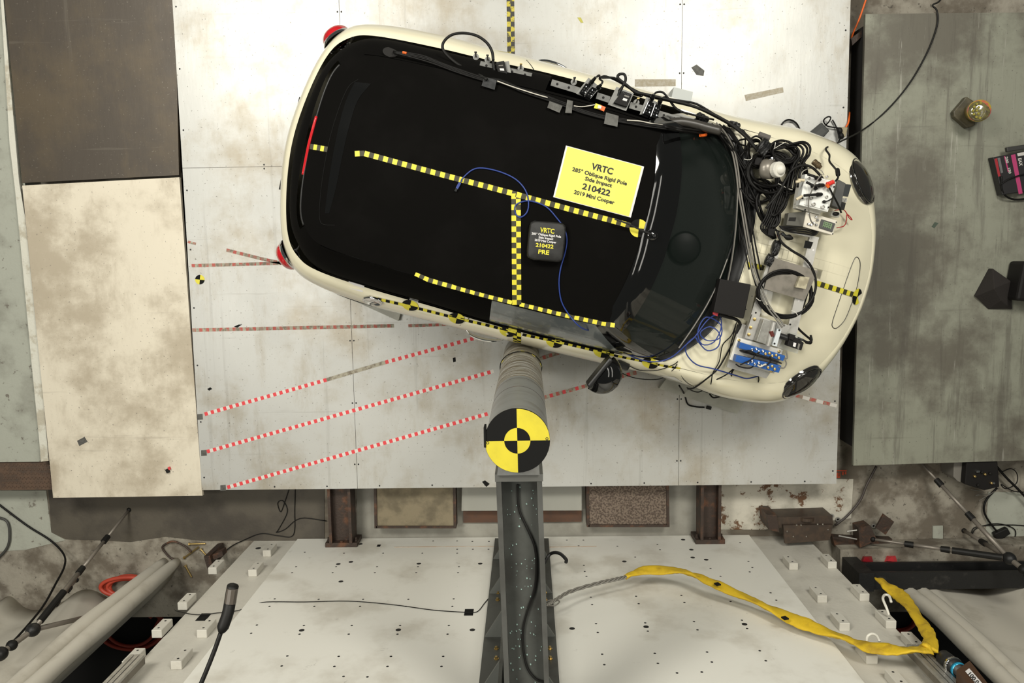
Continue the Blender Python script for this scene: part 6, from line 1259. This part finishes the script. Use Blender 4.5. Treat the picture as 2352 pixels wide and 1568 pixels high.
rp = thing('steel_rope', 'twisted grey steel rope leading from the beam to the yellow sling', 'rope', W(1350, 1350, .1))
base_p = [W(1256, 1390, .10), W(1275, 1378, .11), W(1310, 1358, .12), (W(1370, 1340, .12)), W(1410, 1331, .12), W(1440, 1324, .12)]; bp = crom(base_p, 8)
for k in range(3): G().tube([p+Vector((0, .008*math.sin(i*.8+k*2.1), .008*math.cos(i*.8+k*2.1))) for i, p in enumerate(bp)], .0055, 6, 2).build('strand', M_GCABLE, rp, True)
G().tube([W(1256, 1390, .10), W(1250, 1386, .10), W(1262, 1378, .10), W(1285, 1380, .11), W(1275, 1390, .11)], .004, 6, 4, True).build('eye', M_GCABLE, rp, True)
for pts, lb in ((((2042, 1412, .05), (2036, 1395, .09), (2028, 1375, .12), (2032, 1366, .12), (2042, 1368, .12), (2047, 1382, .11)), 'white painted hook below the yellow sling at the right wall edge'), (((1990, 1480, .03), (1992, 1462, .07), (2003, 1455, .09), (2014, 1460, .09), (2020, 1472, .08)), 'second white painted hook half hidden by the yellow sling')): tag(G().tube([aty(x, y, YW+o) for x, y, o in pts], .008, 8, 5).build('hook', M_WHITEPL, None, True), lb, 'hook')
def extr(px, py, label):
    p = W(px, py); t = thing('aluminium_profile', label, 'profile', (p.x, YW+.05, p.z)); zb = p.z; ztop = 3.2
    for k in (-1, 0, 1): G().box((p.x+k*.028, YW+.055, (zb+ztop)/2), (.011, 0, 0), (0, .028, 0), (0, 0, (ztop-zb)/2)).build('profile_rib', M_ALUM, t)
    G().box((p.x, YW+.048, (zb+ztop)/2), (.04, 0, 0), (0, .018, 0), (0, 0, (ztop-zb)/2)).build('profile_core', M_STEEL, t)
extr(318, 1535, 'grooved aluminium profile on the left end of the wall'); extr(2098, 1512, 'grooved aluminium profile on the right end of the wall')
# camera at the lower right corner
cm = thing('lens_camera', 'camera with a large lens and blue ring at the lower right corner', 'camera', aty(2230, 1568, YW)); YK = YW+.10
A, B_ = aty(2165, 1508, YK), aty(2216, 1550, YK); d = B_-A; Ln = d.length
G().lathe(A, d, [(.030, 0), (.040, .004), (.042, Ln*.35), (.040, Ln*.36), (.044, Ln*.4), (.044, Ln*.6), (.036, Ln*.62), (.036, Ln)], 20).build('lens_barrel', M_TRIM, cm, True); G().lathe(A+d*.44, d, [(.046, 0), (.046, Ln*.10)], 20).build('silver_ring', M_CHROME, cm, True); G().lathe(A+d*.68, d, [(.040, 0), (.040, Ln*.09)], 20).build('blue_ring', mat('blue_ring', (0.02, 0.30, 0.50), .2, .3), cm, True)
q = [aty(x, y, YK) for x, y in ((2196, 1560), (2226, 1538), (2290, 1620), (2258, 1640))]; G().hexa([p+Vector((0, -.06, 0)) for p in q], [p+Vector((0, .05, 0)) for p in q]).build('camera_body', mat('brown_body', (0.065, 0.03, 0.015), .4), cm)
q = [aty(x, y, YK+.052) for x, y in ((2217, 1541), (2226, 1534), (2275, 1590), (2265, 1598))]; lb_ = G().add(q, [(0, 1, 2, 3)]).build('name_label', M_PAPERW, cm); text('100.0.0.1', (2243, 1564), .86, 50, 9, lambda x, y: aty(x, y, YK+.0535), M_INK, cm)
# gooseneck microphone reaching in from below the frame
mi = thing('gooseneck_microphone', 'black gooseneck microphone reaching over the left part of the wall', 'microphone', at(470, 1540, 3.3))
G().tube([at(535, 1345, 3.25), at(531, 1365, 3.25), at(524, 1405, 3.28), at(512, 1440, 3.3), at(508, 1452, 3.3)], .020, 12, 4, taper=lambda t: 1 if t < .75 else 1-.55*(t-.75)/.25).build('capsule', M_RUBBER, mi, True); G().tube([at(534, 1352, 3.262), at(529, 1385, 3.27)], .0195, 10, 2).build('grille_window', mat('mic_window', (0.09, 0.075, 0.06), .4), mi); G().tube([at(508, 1450, 3.3), at(492, 1495, 3.32), at(470, 1550, 3.35), at(445, 1610, 3.35), at(420, 1690, 3.2)], .008, 8, 5).build('gooseneck', M_RUBBER, mi, True)
import OpenImageIO as oiio, numpy as np, sys
im=oiio.ImageBuf('/workdir/render_main.png').get_pixels(oiio.FLOAT); s=im.shape[1]/2352
T={(600,50):(255,253,240),(1700,100):(242,236,215),(1150,60):(205,208,200),(500,850):(210,207,198),(700,1050):(190,188,178),(1400,1020):(150,147,138),(1800,1040):(142,140,130),(250,700):(235,222,195),(250,1050):(190,178,150),(200,200):(97,86,72),(2080,200):(150,150,135),(2100,700):(112,108,96),(2150,1000):(95,95,80),(2320,900):(68,70,58),(2050,1160):(120,114,98),(80,1180):(140,138,125),(700,1500):(212,208,195),(1500,1500):(200,197,182),(1000,300):(25,23,20),(1900,650):(240,232,205),(1250,520):(20,18,15),(1740,860):(215,208,175)}
for (x,y),t in T.items():
    a=im[int(y*s)-4:int(y*s)+5,int(x*s)-4:int(x*s)+5,:3].mean((0,1))*255
    print((x,y),'tgt',t,'got',a.astype(int))
